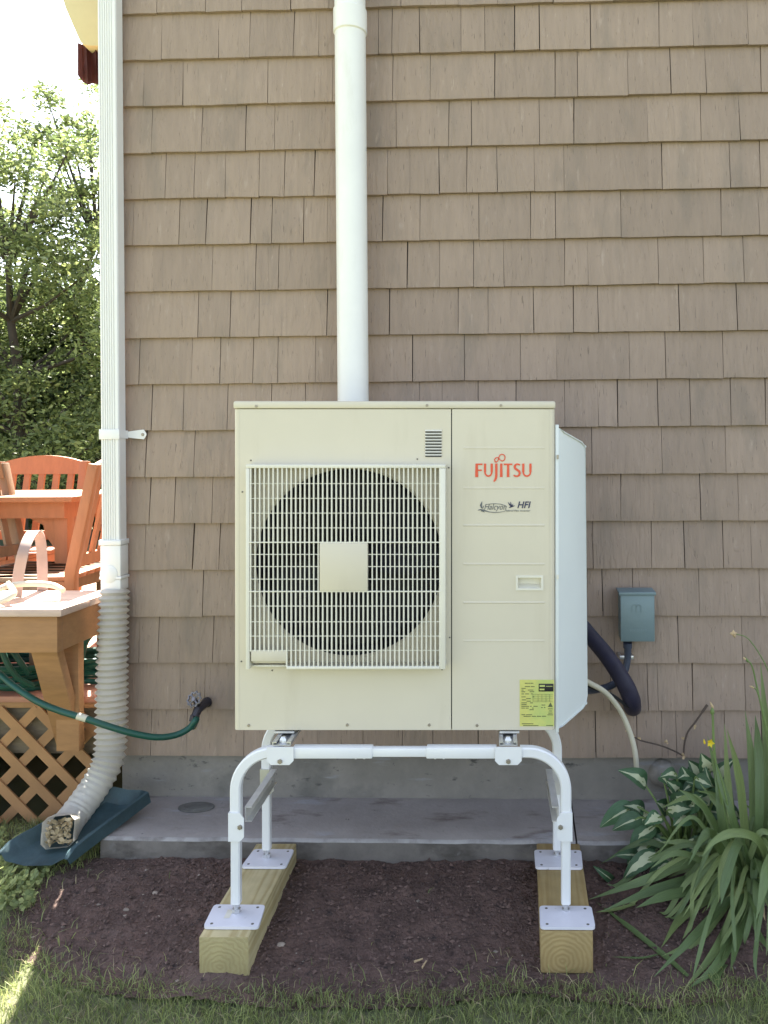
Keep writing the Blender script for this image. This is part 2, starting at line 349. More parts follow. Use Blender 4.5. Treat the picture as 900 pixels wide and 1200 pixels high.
def grid(name, mat, x0, x1, y0, y1, step, zf, keep=None):
    nx = int((x1 - x0) / step) + 1; ny = int((y1 - y0) / step) + 1
    vs = []; ok = []
    for j in range(ny):
        for i in range(nx):
            x = x0 + i * step; y = y0 + j * step; vs.append((x, y, zf(x, y))); ok.append(keep(x, y) if keep else True)
    fs = []
    for j in range(ny - 1):
        for i in range(nx - 1):
            q = (j * nx + i, j * nx + i + 1, (j + 1) * nx + i + 1, (j + 1) * nx + i)
            if all(ok[k] for k in q): fs.append(q)
    me = bpy.data.meshes.new(name); me.from_pydata(vs, [], fs); me.validate()
    return link(name, me, mat, smooth=R(180))
def edge_d(x, y):
    m = 9; n = len(dirt_poly)
    for i in range(n - 2):
        ax, ay = dirt_poly[i]; bx_, by_ = dirt_poly[i + 1]; ex_, ey_ = bx_ - ax, by_ - ay
        t = max(0, min(1, ((x - ax) * ex_ + (y - ay) * ey_) / (ex_ * ex_ + ey_ * ey_ + 1e-9))); m = min(m, math.hypot(x - ax - t * ex_, y - ay - t * ey_))
    return m
MOUND = on_g(262, 1125)
def dz(x, y):
    v = Vector((x, y, 0)); e = min(1, edge_d(x, y) / .10)
    return hgt(x, y) + .002 + .008 * e + .038 * math.exp(-((x - MOUND.x) ** 2 + (y - MOUND.y) ** 2) / .022) + (.4 + .6 * e) * dz_n(v)
def dz_n(v):
    return .012 * noise.noise(v * 5) + .009 * noise.noise(v * 14) + .006 * noise.noise(v * 34 + Vector((3, 1, 0))) + .0035 * noise.noise(v * 80)
def turf_z(x, y):
    z = hgt(x, y) + .004 * noise.noise(Vector((x * 8, y * 8, 0)))
    return z - (.05 * min(1, max(0, edge_d(x, y) - .025) / .05) if in_poly(x, y) else 0)
struct(grid('turf', M['turf'], -4.2, 3.2, -2.4, -.02, .03, turf_z))
struct(grid('dirt_bed', M['soil'], -1.75, 2.2, -1.15, -.25, .010, dz, lambda x, y: in_dirt(x, y, .06) or edge_d(x, y) < .06))

# ================================================================== HOUSE
house = thing('house', 'house with brown painted cedar shingle wall on a grey concrete foundation', 'house', (0, 0, 0))
XL = on_y(129, 500, 0).x
rows_px = [61.5 + 55.03 * (k - 1) for k in range(-7, 17)]           # bottom edges at px x=500, rows -7..16
row_z = {k: on_y(500, 61.5 + 55.03 * (k - 1), 0).z for k in range(-14, 17)}
EXPO = row_z[15] - row_z[16]
J = {   # joints read off the photograph, in pixels
 0: [183, 240, 283, 340, 385, 470, 536, 583, 648, 720, 790, 850],
 1: [188, 255, 292, 344, 373, 443, 459, 491, 540, 568, 603, 632, 692, 773, 812, 877],
 2: [167, 213, 277, 313, 389, 460, 504, 580, 651, 677, 736, 786, 827],
 3: [177, 236, 287, 321, 400, 464, 526, 552, 632, 673, 759, 822, 867],
 4: [193, 227, 263, 303, 333, 368, 454, 480, 514, 547, 582, 626, 661, 776, 856],
 5: [155, 209, 241, 293, 318, 355, 383, 448, 492, 561, 622, 651, 728, 846, 890],
 6: [178, 248, 299, 326, 400, 477, 515, 555, 590, 662, 689, 772, 825, 872],
 7: [231, 269, 303, 383, 456, 537, 572, 625, 672, 701, 796, 864],
 8: [162, 224, 257, 296, 325, 369, 410, 483, 544, 610, 652, 738, 780, 848],
 9: [177, 214, 266, 317, 357, 405, 491, 518, 560, 605, 662, 701, 724, 771, 809, 857, 898],
 10: [170, 227, 300, 345, 420, 470, 540, 590, 640, 694, 776, 851],
 11: [175, 204, 248, 310, 390, 430, 500, 570, 620, 670, 728, 821, 866],
 12: [169, 226, 257, 330, 410, 480, 520, 600, 650, 695, 764, 802, 848],
 13: [237, 300, 360, 440, 500, 560, 640, 689, 706, 742, 820, 891],
 14: [162, 185, 249, 310, 370, 450, 510, 580, 630, 720, 795, 870],
 15: [210, 239, 300, 390, 440, 520, 580, 660, 716, 759, 771, 812, 874],
 16: [176, 218, 285, 371, 425, 471, 507, 560, 620, 698, 747, 776, 793, 850],
}
def shingle_mesh(b, x0, x1, zb, zt, jl, jr):
    # a wedge: thick butt at the bottom, thin at the top; butt line and side edges slightly uneven
    n = max(2, int((x1 - x0) / .05)); dzb = random.gauss(0, .0007); tl = random.gauss(0, .0006)
    yb = random.uniform(-.0014, .0012); th = .0165
    bot = []; mid = []; top = []; back = []
    for i in range(n + 1):
        t = i / n; x = x0 + (x1 - x0) * t
        xb = x + (jl * (1 - t) + jr * t)
        z = zb + dzb + tl * (t - .5) * 2 + (random.uniform(-.0009, .0009) if 0 < i < n else 0)
        bow = .0015 * math.sin(t * 3.1) * random.uniform(-.4, 1)
        bot.append(b.bm.verts.new((xb, yb - bow, z))); mid.append(b.bm.verts.new((xb + .0002, yb - bow - .0003, z + .004)))
        top.append(b.bm.verts.new((x - jl * (1 - t), .0180, zt))); back.append(b.bm.verts.new((xb, yb + th, z)))
    bt = [b.bm.verts.new((x0, .0215, zt)), b.bm.verts.new((x1, .0215, zt))]
    for i in range(n):
        b.bm.faces.new((mid[i], mid[i + 1], top[i + 1], top[i])); b.bm.faces.new((bot[i], bot[i + 1], mid[i + 1], mid[i])); b.bm.faces.new((bot[i + 1], bot[i], back[i], back[i + 1]))
    b.bm.faces.new((bot[0], mid[0], top[0], bt[0], back[0])); b.bm.faces.new((bot[n], back[n], bt[1], top[n], mid[n]))
rest = MB()
XR_IN = on_y(912, 500, 0).x
for k in range(-14, 17):
    zb = row_z[k]; zt = zb + EXPO + .014
    if k >= 0: pxs = [on_y(p, (row_z[k] and (61.5 + 55.03 * (k - 1) - 25)), 0).x for p in J[k]]
    else: pxs = []
    xs = [XL] + [x for x in pxs if x > XL + .03]
    x = xs[-1]
    while x < 6.5:
        x += random.choice((.11, .14, .17, .2, .24, .28)) * random.uniform(.9, 1.1); xs.append(x)
    lean = [random.gauss(0, .0012) for _ in xs]
    for i in range(len(xs) - 1):
        g0 = random.choice((.0004, .0007, .0012, .0022)); a = xs[i] + g0; c = xs[i + 1] - random.choice((.0006, .001, .0016))
        if k >= 0 and xs[i] < XR_IN:
            b = MB(); shingle_mesh(b, a, c, zb, zt, lean[i], lean[i + 1]); b.build('shingle', M['shingle'], house, smooth=R(25), fixn=True)
        else: shingle_mesh(rest, a, c, zb, zt, lean[i], lean[i + 1])
stuff(rest.build('shingle_courses', M['shingle'], house, smooth=R(25)))
ZTOP = row_z[-14] + EXPO
b = MB(); b.box(XL + .004, 6.5, .0240, .12, row_z[16] + .012, ZTOP); b.build('sheathing', M['sheathing'], house)
b = MB(); b.box(XL + .004, 6.5, .1203, 8.0, row_z[16] + .012, ZTOP); b.build('side_wall', M['siding_plain'], house)
FY = .035                                                            # the foundation stands a little behind the shingles
b = MB(); b.box(XL + .02, 6.5, FY, 8.0, -.1, row_z[16] + .010); b.build('foundation', M['concrete'], house)
b = MB()                                                             # unseen gable roof, raised so the house casts a longer shadow
b.prism([(XL - .35, -.3, ZTOP + .005), (6.85, -.3, ZTOP + .005), (2.6, -.3, ZTOP + 3.2)], (0, 8.6, 0)); b.build('roof', M['roof'], house)
# mortar plugged pipe opening low on the right
c = on_y(776, 905, FY); b = MB(); bmesh.ops.create_icosphere(b.bm, subdivisions=3, radius=1)
for v in b.bm.verts:
    q = 1 + .13 * noise.noise(v.co * 2.1) + .05 * noise.noise(v.co * 6)
    v.co = Vector((v.co.x * .053 * q, v.co.y * .045 * q, v.co.z * .053 * q)) + c
b.build('mortar_plug', M['concrete'], house)

# concrete ledge (footing) along the foundation, in two pours with a joint
LZ, LF = .142, -.292
jx = on_z(672, 960, LZ).x
def ledge_piece(x0, x1):
    b = MB(); n = int((x1 - x0) / .06); pr = []
    for i in range(n + 1):
        x = x0 + (x1 - x0) * i / n; w1 = .006 * noise.noise(Vector((x * 6, 1, 0))); w2 = .004 * noise.noise(Vector((x * 9, 5, 0)))
        pr.append([(x, LF - .006 + w1, -.05), (x, LF + w1, LZ - .012 + w2), (x, LF + .010 + w1, LZ - .002 + w2), (x, LF + .12, LZ + w2 * .5), (x, FY + .002, LZ + .006 + w2)])
    V = [[b.bm.verts.new(p) for p in r] for r in pr]
    for i in range(n):
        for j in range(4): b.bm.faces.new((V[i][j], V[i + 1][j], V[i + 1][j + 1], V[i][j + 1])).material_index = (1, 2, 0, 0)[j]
    for r in (V[0], V[-1]): b.bm.faces.new(r + [b.bm.verts.new((r[0].co.x, FY + .002, -.05))])
    return b
ledge_x0 = on_z(108, 990, LZ).x
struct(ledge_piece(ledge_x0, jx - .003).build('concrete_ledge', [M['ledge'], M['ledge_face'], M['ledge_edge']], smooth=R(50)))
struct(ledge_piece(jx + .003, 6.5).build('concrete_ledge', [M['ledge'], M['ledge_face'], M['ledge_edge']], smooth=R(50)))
c = on_z(230, 946.5, LZ + .004)
b = MB(); b.tube([(c.x, c.y, c.z), (c.x, c.y, c.z + .004), (c.x, c.y, c.z + .006)], [.069, .069, .063], 28); b.tube([(c.x, c.y, c.z + .0055), (c.x, c.y, c.z + .0075)], [.05, .048], 24)
for v in b.bm.verts: v.co.y = c.y + (v.co.y - c.y) * .62
solo(b.build('drain_cover', M['stain']), 'dark round drain cover lying flat on the concrete ledge', 'drain cover')

# eave end and cloth in the top left corner
b = MB(); D0 = 3.55
prof = [(72, -6), (76, 8), (82, 22), (89, 38), (93, 47), (97, 52), (104, 53.5), (126, 54), (126, -60), (60, -60), (66, -25)]
b.prism([W(x, y, D0) for x, y in prof], fwd * .55, .004)
eo = b.build('eave_end', M['eave'], house)
b = MB(); pts = [(91, 50), (96, 52), (101, 51), (106, 54), (112, 52), (118, 54), (124, 53)]
bt = [(91, 88), (97, 96), (103, 99.5), (108, 98), (113, 98.5), (119, 99), (124, 98)]
V = []
for i, (p, q) in enumerate(zip(pts, bt)):
    dd = 3.62 + (.04 if i % 2 else -.02); V.append([b.bm.verts.new(W(p[0] + (q[0] - p[0]) * t, p[1] + (q[1] - p[1]) * t, dd + .02 * math.sin(t * 5 + i))) for t in (0, .25, .5, .75, 1)])
for i in range(len(V) - 1):
    for j in range(4): b.bm.faces.new((V[i][j], V[i + 1][j], V[i + 1][j + 1], V[i][j + 1]))
g = bmesh.ops.solidify(b.bm, geom=b.bm.faces[:], thickness=.003)
solo(b.build('hanging_cloth', M['maroon']), 'folded maroon cloth hanging below the beige eave end', 'cloth')

# ================================================================== DOWNSPOUT
x0 = on_y(116, 300, -.072).x; x1 = on_y(137.5, 300, -.072).x
ds = thing('downspout', 'white fluted downspout at the house corner ending in a corrugated hose', 'downspout', ((x0 + x1) / 2, -.04, LZ))
zc = on_y(128, 634, -.072).z
yf, yb = -.072, -.014
prof = [(x0 + .004, yb), (x0, yb - .004), (x0, yf + .006), (x0 + .003, yf + .001)]
nf = 6; w_ = (x1 - .010 - x0 - .008) / nf
for i in range(nf):
    xa = x0 + .006 + i * w_
    prof += [(xa, yf), (xa + w_ * .30, yf), (xa + w_ * .42, yf + .0042), (xa + w_ * .78, yf + .0042), (xa + w_ * .90, yf)]
prof += [(x1 - .003, yf + .001), (x1, yf + .006), (x1, yb - .004), (x1 - .004, yb)]
b = MB(); b.prism([(x, y, zc - .01) for x, y in prof], (0, 0, ZTOP - zc)); b.build('fluted_pipe', M['spout'], ds, smooth=R(20))
# strap
zs = on_y(128, 509, -.072).z
b = MB(); e = .004
b.box(x0 - e, x1 + e, yf - e, yf - .0005, zs - .019, zs + .019, .001); b.box(x0 - e, x0 - .0005, yf - .0004, yb, zs - .019, zs + .019)
b.box(x1 + .0005, x1 + e, yf - .0004, -.0065, zs - .016, zs + .016)
xe = on_y(171.5, 509, -.006).x
b.prism([(x1 + .0042, -.0065, zs - .012), (xe - .022, -.0065, zs - .018), (xe - .010, -.0065, zs - .019), (xe, -.0065, zs - .003), (xe, -.0065, zs + .003), (xe - .010, -.0065, zs + .019), (xe - .022, -.0065, zs + .018), (x1 + .0042, -.0065, zs + .012)], (0, .0035, 0))
st = b.build('strap', M['spout'], ds, smooth=R(30))
b = MB(); b.disc((xe - .014, -.0066, zs), (0, -1, 0), .006, .004, 8); b.build('screw', M['screw'], st)
# adapter
z1 = on_y(128, 690, -.072).z
b = MB(); e = .008
b.box(x0 - e, x1 + e, yf - e, yb + .004, zc - .016, zc + .004, .003); b.box(x0 - .004, x1 + .005, yf - .004, yb + .003, zc - .135, zc - .0165, .005)
b.box(x0 - .007, x1 + .008, yf - .007, yb + .005, zc - .147, zc - .1355, .003); b.box(x0 - .003, x1 + .004, yf - .004, yb + .003, zc - .190, zc - .1475, .004)
b.tube([((x0 + x1) / 2 - .006, yf + .004, zc - .126), ((x0 + x1) / 2 - .006, yf - .006, zc - .126), ((x0 + x1) / 2 - .006, yf - .012, zc - .126)], [.036, .034, .02], 24)
b.build('adapter', M['spout'], ds)
# flexible hose: pleated tube that ends in a square mouth
ztop = zc - .188; xm = (x0 + x1) / 2
mouth_px = (66, 976); md = 2.80
mo = W(*mouth_px, md)
path = crv([(xm + .004, -.050, ztop), W(132.5, 740, 3.112), W(131, 820, 3.10), W(130, 868, 3.085), W(126, 893, 3.065), W(116, 914, 3.035), W(102, 935, 2.995), W(88, 954, 2.95), W(76, 970, 2.89), mo], 24)
LEN = [0]
for i in range(1, len(path)): LEN.append(LEN[-1] + (path[i] - path[i - 1]).length)
def along(s):
    for i in range(1, len(path)):
        if LEN[i] >= s:
            t = (s - LEN[i - 1]) / max(1e-9, LEN[i] - LEN[i - 1]); return path[i - 1].lerp(path[i], t)
    return path[-1]
TOT = LEN[-1]; pitch = .0235; NS = 16
b = MB(); rings = []; s = 0; prev = Vector((1, 0, 0))
bend0 = TOT * .63
while s <= TOT:
    p = along(s); t = (along(min(TOT, s + .01)) - along(max(0, s - .01))).normalized()
    a = (prev - t * prev.dot(t)).normalized(); prev = a
    sq = min(1, max(0, (s - TOT + .16) / .1)); ah = Vector((0, 0, 1)).cross(t)
    if sq > 0 and ah.length > .05:
        ah.normalize(); ah = ah if ah.dot(a) > 0 else -ah
        a = a.lerp(ah, sq).normalized(); a = (a - t * a.dot(t)).normalized(); prev = a
    o = t.cross(a)
    late = min(1, max(0, (s - TOT + .17) / .13))
    amp = .0125 * (1 - .75 * min(1, max(0, (s - bend0) / .12))) * (1 - late)
    wave = 1 - abs(((s / pitch) % 1) * 2 - 1)
    rad = .0475 + .004 * min(1, s / .4) + amp * (wave - .4)
    ring = []
    for k in range(NS):
        an = 2 * math.pi * (k + .5) / NS; cx, cy = math.cos(an), math.sin(an)
        m_ = max(abs(cx), abs(cy)); qx, qy = cx / m_, cy / m_
        fx = cx * (1 - sq) + qx * .97 * sq; fy = cy * (1 - sq) + qy * .97 * sq
        wob = 1.03 + .03 * sq * noise.noise(Vector((s * 30, k * .7, 2)))
        ring.append(b.bm.verts.new(p + (a * fx + o * fy) * rad * wob))
    rings.append(ring); s += pitch / 4 if s < TOT - .16 else .02
for i in range(len(rings) - 1):
    for k in range(NS): b.bm.faces.new((rings[i][k], rings[i][(k + 1) % NS], rings[i + 1][(k + 1) % NS], rings[i + 1][k]))
bmesh.ops.solidify(b.bm, geom=b.bm.faces[:], thickness=.0025)
fh = b.build('flexible_hose', M['corrugated'], ds, smooth=R(35))
# litter caught in the mouth
b = MB(); t = (along(TOT) - along(TOT - .02)).normalized(); base = mo - t * .016
for i in range(170):
    p = base + prev * random.uniform(-.038, .038) + t.cross(prev) * random.uniform(-.038, .038) - t * random.uniform(0, .03)
    u = Vector((random.uniform(-1, 1), random.uniform(-1, 1), random.uniform(-1, 1))).normalized(); v = u.orthogonal().normalized()
    s_ = random.uniform(.006, .016); b.face([p - u * s_, p + v * s_ * .5, p + u * s_, p - v * s_ * .5])
stuff(b.build('leaf_litter', M['leaf_litter'], fh, fixn=False, smooth=None))

# splash block: shallow plastic tray with a sloping rim
fl = W(-2, 1005, 2.79); fr = W(80, 1013, 2.76); br = W(176, 940, 3.06); bl = W(128, 934, 3.07)
def P3(u, v): return (fl * (1 - u) + fr * u) * (1 - v) + (bl * (1 - u) + br * u) * v
b = MB(); nrm = (fr - fl).cross(bl - fl).normalized()
if nrm.z < 0: nrm = -nrm
prs = [(-.02, 0), (.0, .045), (.05, .048), (.17, .006), (.5, 0), (.83, .006), (.95, .048), (1.0, .045), (1.02, 0)]
nv = 10; V = []
for j in range(nv + 1):
    v = j / nv; row = []
    for u, h in prs:
        hh = h * (1 if v > .12 else .45 + .55 * v / .12); q = P3(u, v) + nrm * (hh + (0.045 * (1 if v > .93 else 0) if .1 < u < .9 else 0))
        if j == 0 and .1 < u < .9: q += (fl - bl).normalized() * .028 * (1 - ((u - .5) / .5) ** 2)
        row.append(b.bm.verts.new(q))
    V.append(row)
for j in range(nv):
    for i in range(len(prs) - 1): b.bm.faces.new((V[j][i], V[j][i + 1], V[j + 1][i + 1], V[j + 1][i]))
bmesh.ops.solidify(b.bm, geom=b.bm.faces[:], thickness=.012)
solo(b.build('splash_block', M['tray'], smooth=R(50)), 'blue green plastic splash block under the white hose mouth', 'splash block')

# ================================================================== WHITE VENT PIPE ON THE WALL
pr = .0575; py_ = -.105
pc = [on_y(412.5, 300, py_).x]
zb_ = .95; xp = pc[0]
vp = thing('vent_pipe', 'tall round white pipe running up the shingles behind the outdoor unit', 'pipe', (xp, py_, zb_))
b = MB(); b.tube([(xp, py_, zb_), (xp, py_, ZTOP)], pr, 40); b.build('pipe', M['pvc'], vp)
zcp = on_y(410, 26, py_).z; b = MB(); b.tube([(xp, py_, zcp - .045), (xp, py_, zcp - .041), (xp, py_, zcp + .041), (xp, py_, zcp + .045)], [pr + .001, pr + .005, pr + .005, pr + .001], 40); b.build('coupling', M['pvc'], vp)
b = MB(); b.tube([(xp, py_, zb_ + .02), (xp, .01, zb_ + .02)], pr * .95, 24); b.build('elbow', M['pvc'], vp)

# ================================================================== OUTDOOR UNIT
def camroot(px, py, d):
    m = Matrix(((rt.x, fwd.x, up.x, 0), (rt.y, fwd.y, up.y, 0), (rt.z, fwd.z, up.z, 0), (0, 0, 0, 1)))
    return Matrix.Translation(W(px, py, d)) @ m
UD = 2.455; US = F / UD
unit = thing('outdoor_unit', 'cream outdoor heat pump unit with a large fan grille on a white stand', 'heat pump', mat=camroot(274, 857, UD))
ux = lambda px: (px - 274) / US
uz = lambda py: (857 - py) / US
UW, UH, UDp = ux(650.5), uz(470), .37
CR = M['cream']
def B(): return MB()
def bl_(o, *a, **k): return o.build(*a, local=True, **k)
# side panels with rounded corners
def sidepanel(left):
    t = .002; r = .014; fl_ = .0165
    arc_o = [(r + r * math.cos(R(a)), r + r * math.sin(R(a))) for a in range(180, 271, 15)]
    poly = [(0, UDp)] + arc_o + [(fl_, 0), (fl_, t)] + [(r + (r - t) * math.cos(R(a)), r + (r - t) * math.sin(R(a))) for a in range(270, 179, -15)] + [(t, UDp)]
    if not left: poly = [(UW - x, y) for x, y in poly]
    b = MB(); b.prism([(x, y, .004) for x, y in poly], (0, 0, uz(479.5) - .004)); return b
bl_(sidepanel(True), 'side_panel', CR, unit, smooth=R(25)); bl_(sidepanel(False), 'side_panel', CR, unit, smooth=R(25))
b = MB(); b.box(.0205, UW - .0205, UDp - .004, UDp, .004, uz(480)); bl_(b, 'back_panel', CR, unit)
b = MB(); b.box(.003, UW - .003, .012, UDp - .005, 0, .0035); bl_(b, 'base_pan', CR, unit)
# fan panel: a sheet with a round opening
cx, cz, cr_ = ux(409), uz(659), 108 / US
pw = [ux(274) + .0168, ux(528.6), .004, uz(479.5)]
b = MB(); N = 120; angs = sorted([2 * math.pi * i / N for i in range(N)] + [math.atan2(z - cz, x - cx) % (2 * math.pi) for x in pw[:2] for z in pw[2:]])
inn = []; outr = []; ib = []
for a in angs:
    c_, s_ = math.cos(a), math.sin(a); tx = ((pw[1] if c_ > 0 else pw[0]) - cx) / c_ if abs(c_) > 1e-6 else 1e9; tz = ((pw[3] if s_ > 0 else pw[2]) - cz) / s_ if abs(s_) > 1e-6 else 1e9
    t_ = min(tx, tz); outr.append(b.bm.verts.new((cx + c_ * t_, 0, cz + s_ * t_)))
    inn.append(b.bm.verts.new((cx + c_ * (cr_ + .012), 0, cz + s_ * (cr_ + .012)))); ib.append(b.bm.verts.new((cx + c_ * (cr_ + .004), .006, cz + s_ * (cr_ + .004))))
for i in range(len(angs)):
    j = (i + 1) % len(angs); b.bm.faces.new((outr[i], outr[j], inn[j], inn[i])); b.bm.faces.new((inn[i], inn[j], ib[j], ib[i]))
bl_(b, 'fan_panel', CR, unit, smooth=R(30))
b = MB(); NN = 64
prr = [(cr_ + .0042, .0065), (cr_, .016), (cr_ - .004, .035), (cr_ - .004, .11)]
V = [[b.bm.verts.new((cx + r_ * math.cos(2 * math.pi * k / NN), y_, cz + r_ * math.sin(2 * math.pi * k / NN))) for k in range(NN)] for r_, y_ in prr]
for i in range(3):
    for k in range(NN): b.bm.faces.new((V[i][k], V[i][(k + 1) % NN], V[i + 1][(k + 1) % NN], V[i + 1][k]))
bl_(b, 'bell_mouth', M['fan'], unit)
b = MB(); b.box(.004, ux(529), .12, .122, .006, uz(482)); b.box(.004, ux(529), .30, .33, .006, uz(482))
bl_(b, 'coil', M['coil'], unit)
# interior walls so that no daylight leaks in
b = MB(); b.box(ux(529), ux(529) + .003, .004, UDp - .006, .006, uz(482)); bl_(b, 'partition', M['coil'], unit)
fanp = MB(); fanp.tube([(cx, .045, cz), (cx, .05, cz), (cx, .115, cz)], [.055, .062, .062], 24); fo = bl_(fanp, 'fan_hub', M['fan'], unit)
for q in range(3):
    b = MB(); V = []
    for i in range(9):
        rr_ = .06 + (cr_ - .012 - .06) * i / 8; row = []
        for j in range(7):
            a = 2 * math.pi * q / 3 + R(20) + (j / 6 - .5) * (1.5 - .25 * i / 8) + .25 * (i / 8) ** 2
            row.append(b.bm.verts.new((cx + rr_ * math.cos(a), .045 + .06 * j / 6, cz + rr_ * math.sin(a))))
        V.append(row)
    for i in range(8):
        for j in range(6): b.bm.faces.new((V[i][j], V[i + 1][j], V[i + 1][j + 1], V[i][j + 1]))
    bmesh.ops.solidify(b.bm, geom=b.bm.faces[:], thickness=.003)
    bl_(b, 'fan_blade', M['fan'], unit, smooth=R(40))
# service panel (right)
sx0, sx1 = ux(529.8), UW - .0168
hx0, hx1, hz0, hz1 = ux(604.5), ux(636.5), uz(691.5), uz(674.5)
b = MB()
for (a, c_, e, f) in ((sx0, sx1, hz1, uz(479.5)), (sx0, sx1, .004, hz0), (sx0, hx0, hz0, hz1), (hx1, sx1, hz0, hz1)): b.face([(a, 0, e), (c_, 0, e), (c_, 0, f), (a, 0, f)])
sp = bl_(b, 'service_panel', CR, unit)
for k, (py, s_) in enumerate(((525, .5), (572, .5), (615.5, 1), (661, 1), (706, 1), (751, .6))):
    b = MB(); z = uz(py); h_ = .0042; dpt = .0016 * (.6 + .4 * s_)
    b.prism([(ux(543), 0.0002, z - h_), (ux(543), -dpt, z - h_ * .2), (ux(543), -dpt * .25, z + h_ * .7), (ux(543), .0002, z + h_)], (ux(638) - ux(543), 0, 0)); bl_(b, 'embossed_line', CR, sp)
b = MB(); fr_ = .006
for (a, c_, e, f) in ((hx0 - .0004, hx1 + .0004, hz1 - fr_, hz1 + .0004), (hx0 - .0004, hx1 + .0004, hz0 - .0004, hz0 + fr_), (hx0 - .0004, hx0 + fr_, hz0 + fr_, hz1 - fr_), (hx1 - fr_, hx1 + .0004, hz0 + fr_, hz1 - fr_)): b.box(a, c_, -.003, .002, e, f)
I = [(hx0 + fr_, hz0 + fr_), (hx1 - fr_, hz0 + fr_), (hx1 - fr_, hz1 - fr_), (hx0 + fr_, hz1 - fr_)]; K = [(hx0 + .010, hz0 + .016), (hx1 - .010, hz0 + .016), (hx1 - .010, hz1 - .008), (hx0 + .010, hz1 - .008)]
for i in range(4):
    j = (i + 1) % 4; b.face([(I[i][0], .002, I[i][1]), (I[j][0], .002, I[j][1]), (K[j][0], .022, K[j][1]), (K[i][0], .022, K[i][1])])
b.face([(p[0], .022, p[1]) for p in K]); bl_(b, 'handle_recess', M['grille'], sp)
# top cover
b = MB(); b.box(-.0015, UW + .0015, -.0035, UDp + .003, uz(479), UH, .006); tc_ = bl_(b, 'top_cover', CR, unit)
def screw(px, py, r_, parent, mat='screw', y=0):
    b = MB(); b.disc((ux(px), y + .0003, uz(py)), (0, -1, 0), r_, .003, 10); bl_(b, 'screw', M[mat], parent)
for px, py in ((300.5, 476), (500.5, 475), (587, 475)): screw(px, py, .0042, tc_, y=-.0035)
for px, py in ((291.5, 850), (407, 849.5), (503, 849.5), (559, 850)): screw(px, py, .0046, unit)
for px, py in ((284, 576.5), (294, 539.5), (489, 538), (526, 548), (527, 747), (518, 784.5), (319, 785.5), (283, 775)): screw(px, py, .0024, unit, 'seam')
for px, py in ((273.6, 522.5), (273.4, 804)):
    b = MB(); b.disc((0.0005, .05, uz(py)), (-1, 0, 0), .005, .004, 8); bl_(b, 'side_screw', M['grille'], unit)
# louvre vent
b = MB()
b.box(ux(497), ux(518.5), -.0006, .0004, uz(536), uz(503.5))
lv = bl_(b, 'louvre', CR, unit)
for i in range(9):
    z = uz(505.5 + i * 3.55); b = MB(); b.box(ux(498.5), ux(517.5), -.0012, -.0008, z - .0042, z); bl_(b, 'slot', M['black'], lv)
    b = MB(); b.prism([(ux(498.2), -.0008, z + .0046), (ux(498.2), -.0052, z + .0006), (ux(498.2), -.0008, z - .0004)], (ux(517.7) - ux(498.2), 0, 0)); bl_(b, 'slat', M['grille'], lv)
# fan grille
GY = -.048
gx0, gx1, gz0, gz1 = ux(293.5), ux(523), uz(779.5), uz(544)
b = MB(); t_ = .011
b.box(gx0, gx1, GY, -.0004, gz1 - t_, gz1, .002); b.box(gx0, gx0 + t_, GY, -.0004, gz0, gz1 - t_ - .0003, .002); b.box(gx1 - t_ * 1.5, gx1, GY, -.0004, gz0, gz1 - t_ - .0003, .002)
b.box(ux(340), gx1 - t_ * 1.5 - .0003, GY, -.0004, gz0, gz0 + .009, .002); b.box(gx0 + t_ + .0003, ux(339.7), -.022, -.0004, gz0, gz0 + .006, .001)
gr = bl_(b, 'fan_grille', M['grille'], unit)
b = MB(); ncol = 43; xs_ = [ux(299) + (ux(516.5) - ux(299)) * i / (ncol - 1) for i in range(ncol)]
zmid0, zmid1 = uz(690), uz(634)
for i, x in enumerate(xs_):
    wd = .0042
    low = gz0 + .008 if x > ux(340) else uz(759)
    b.box(x - wd / 2, x + wd / 2, GY + .001, GY + .010, zmid1, gz1 - t_)
    b.box(x - wd / 2, x + wd / 2, GY + .001, GY + .010, low, zmid0)
    if not (ux(378) < x < ux(434)): b.box(x - .0017, x + .0017, GY + .0012, GY + .008, zmid0, zmid1)
stuff(bl_(b, 'grille_bars', M['grille'], gr, smooth=None))
b = MB()
for py, w2 in ((566, .0032), (583, .0032), (600, .0032), (617, .0032), (633.5, .0048), (647.5, .0032), (661.5, .0032), (676, .0032), (690, .0048), (707, .0032), (725, .0032), (741.5, .0032), (758, .0032)):
    z = uz(py)
    segs = [(ux(297), ux(519))] if not (640 < py < 685) else [(ux(297), ux(378)), (ux(434), ux(519))]
    for a, c_ in segs: b.box(a, c_, GY + (.003 if w2 < .004 else -.0006), GY + .0075, z - w2 * .33, z + w2 * .33)
stuff(bl_(b, 'cross_wires', M['grille'], gr, smooth=None))
b = MB(); b.box(ux(378.3), ux(434), GY - .003, GY + .012, uz(690), uz(634), .004); bl_(b, 'centre_plate', CR, gr)
b = MB(); b.box(ux(299.5), ux(339.8), GY + .002, GY + .014, uz(770.5), uz(758.5), .001); b.box(ux(299.5), ux(339.8), -.03, -.0005, uz(774), uz(771.2)); bl_(b, 'notch_plate', CR, gr)
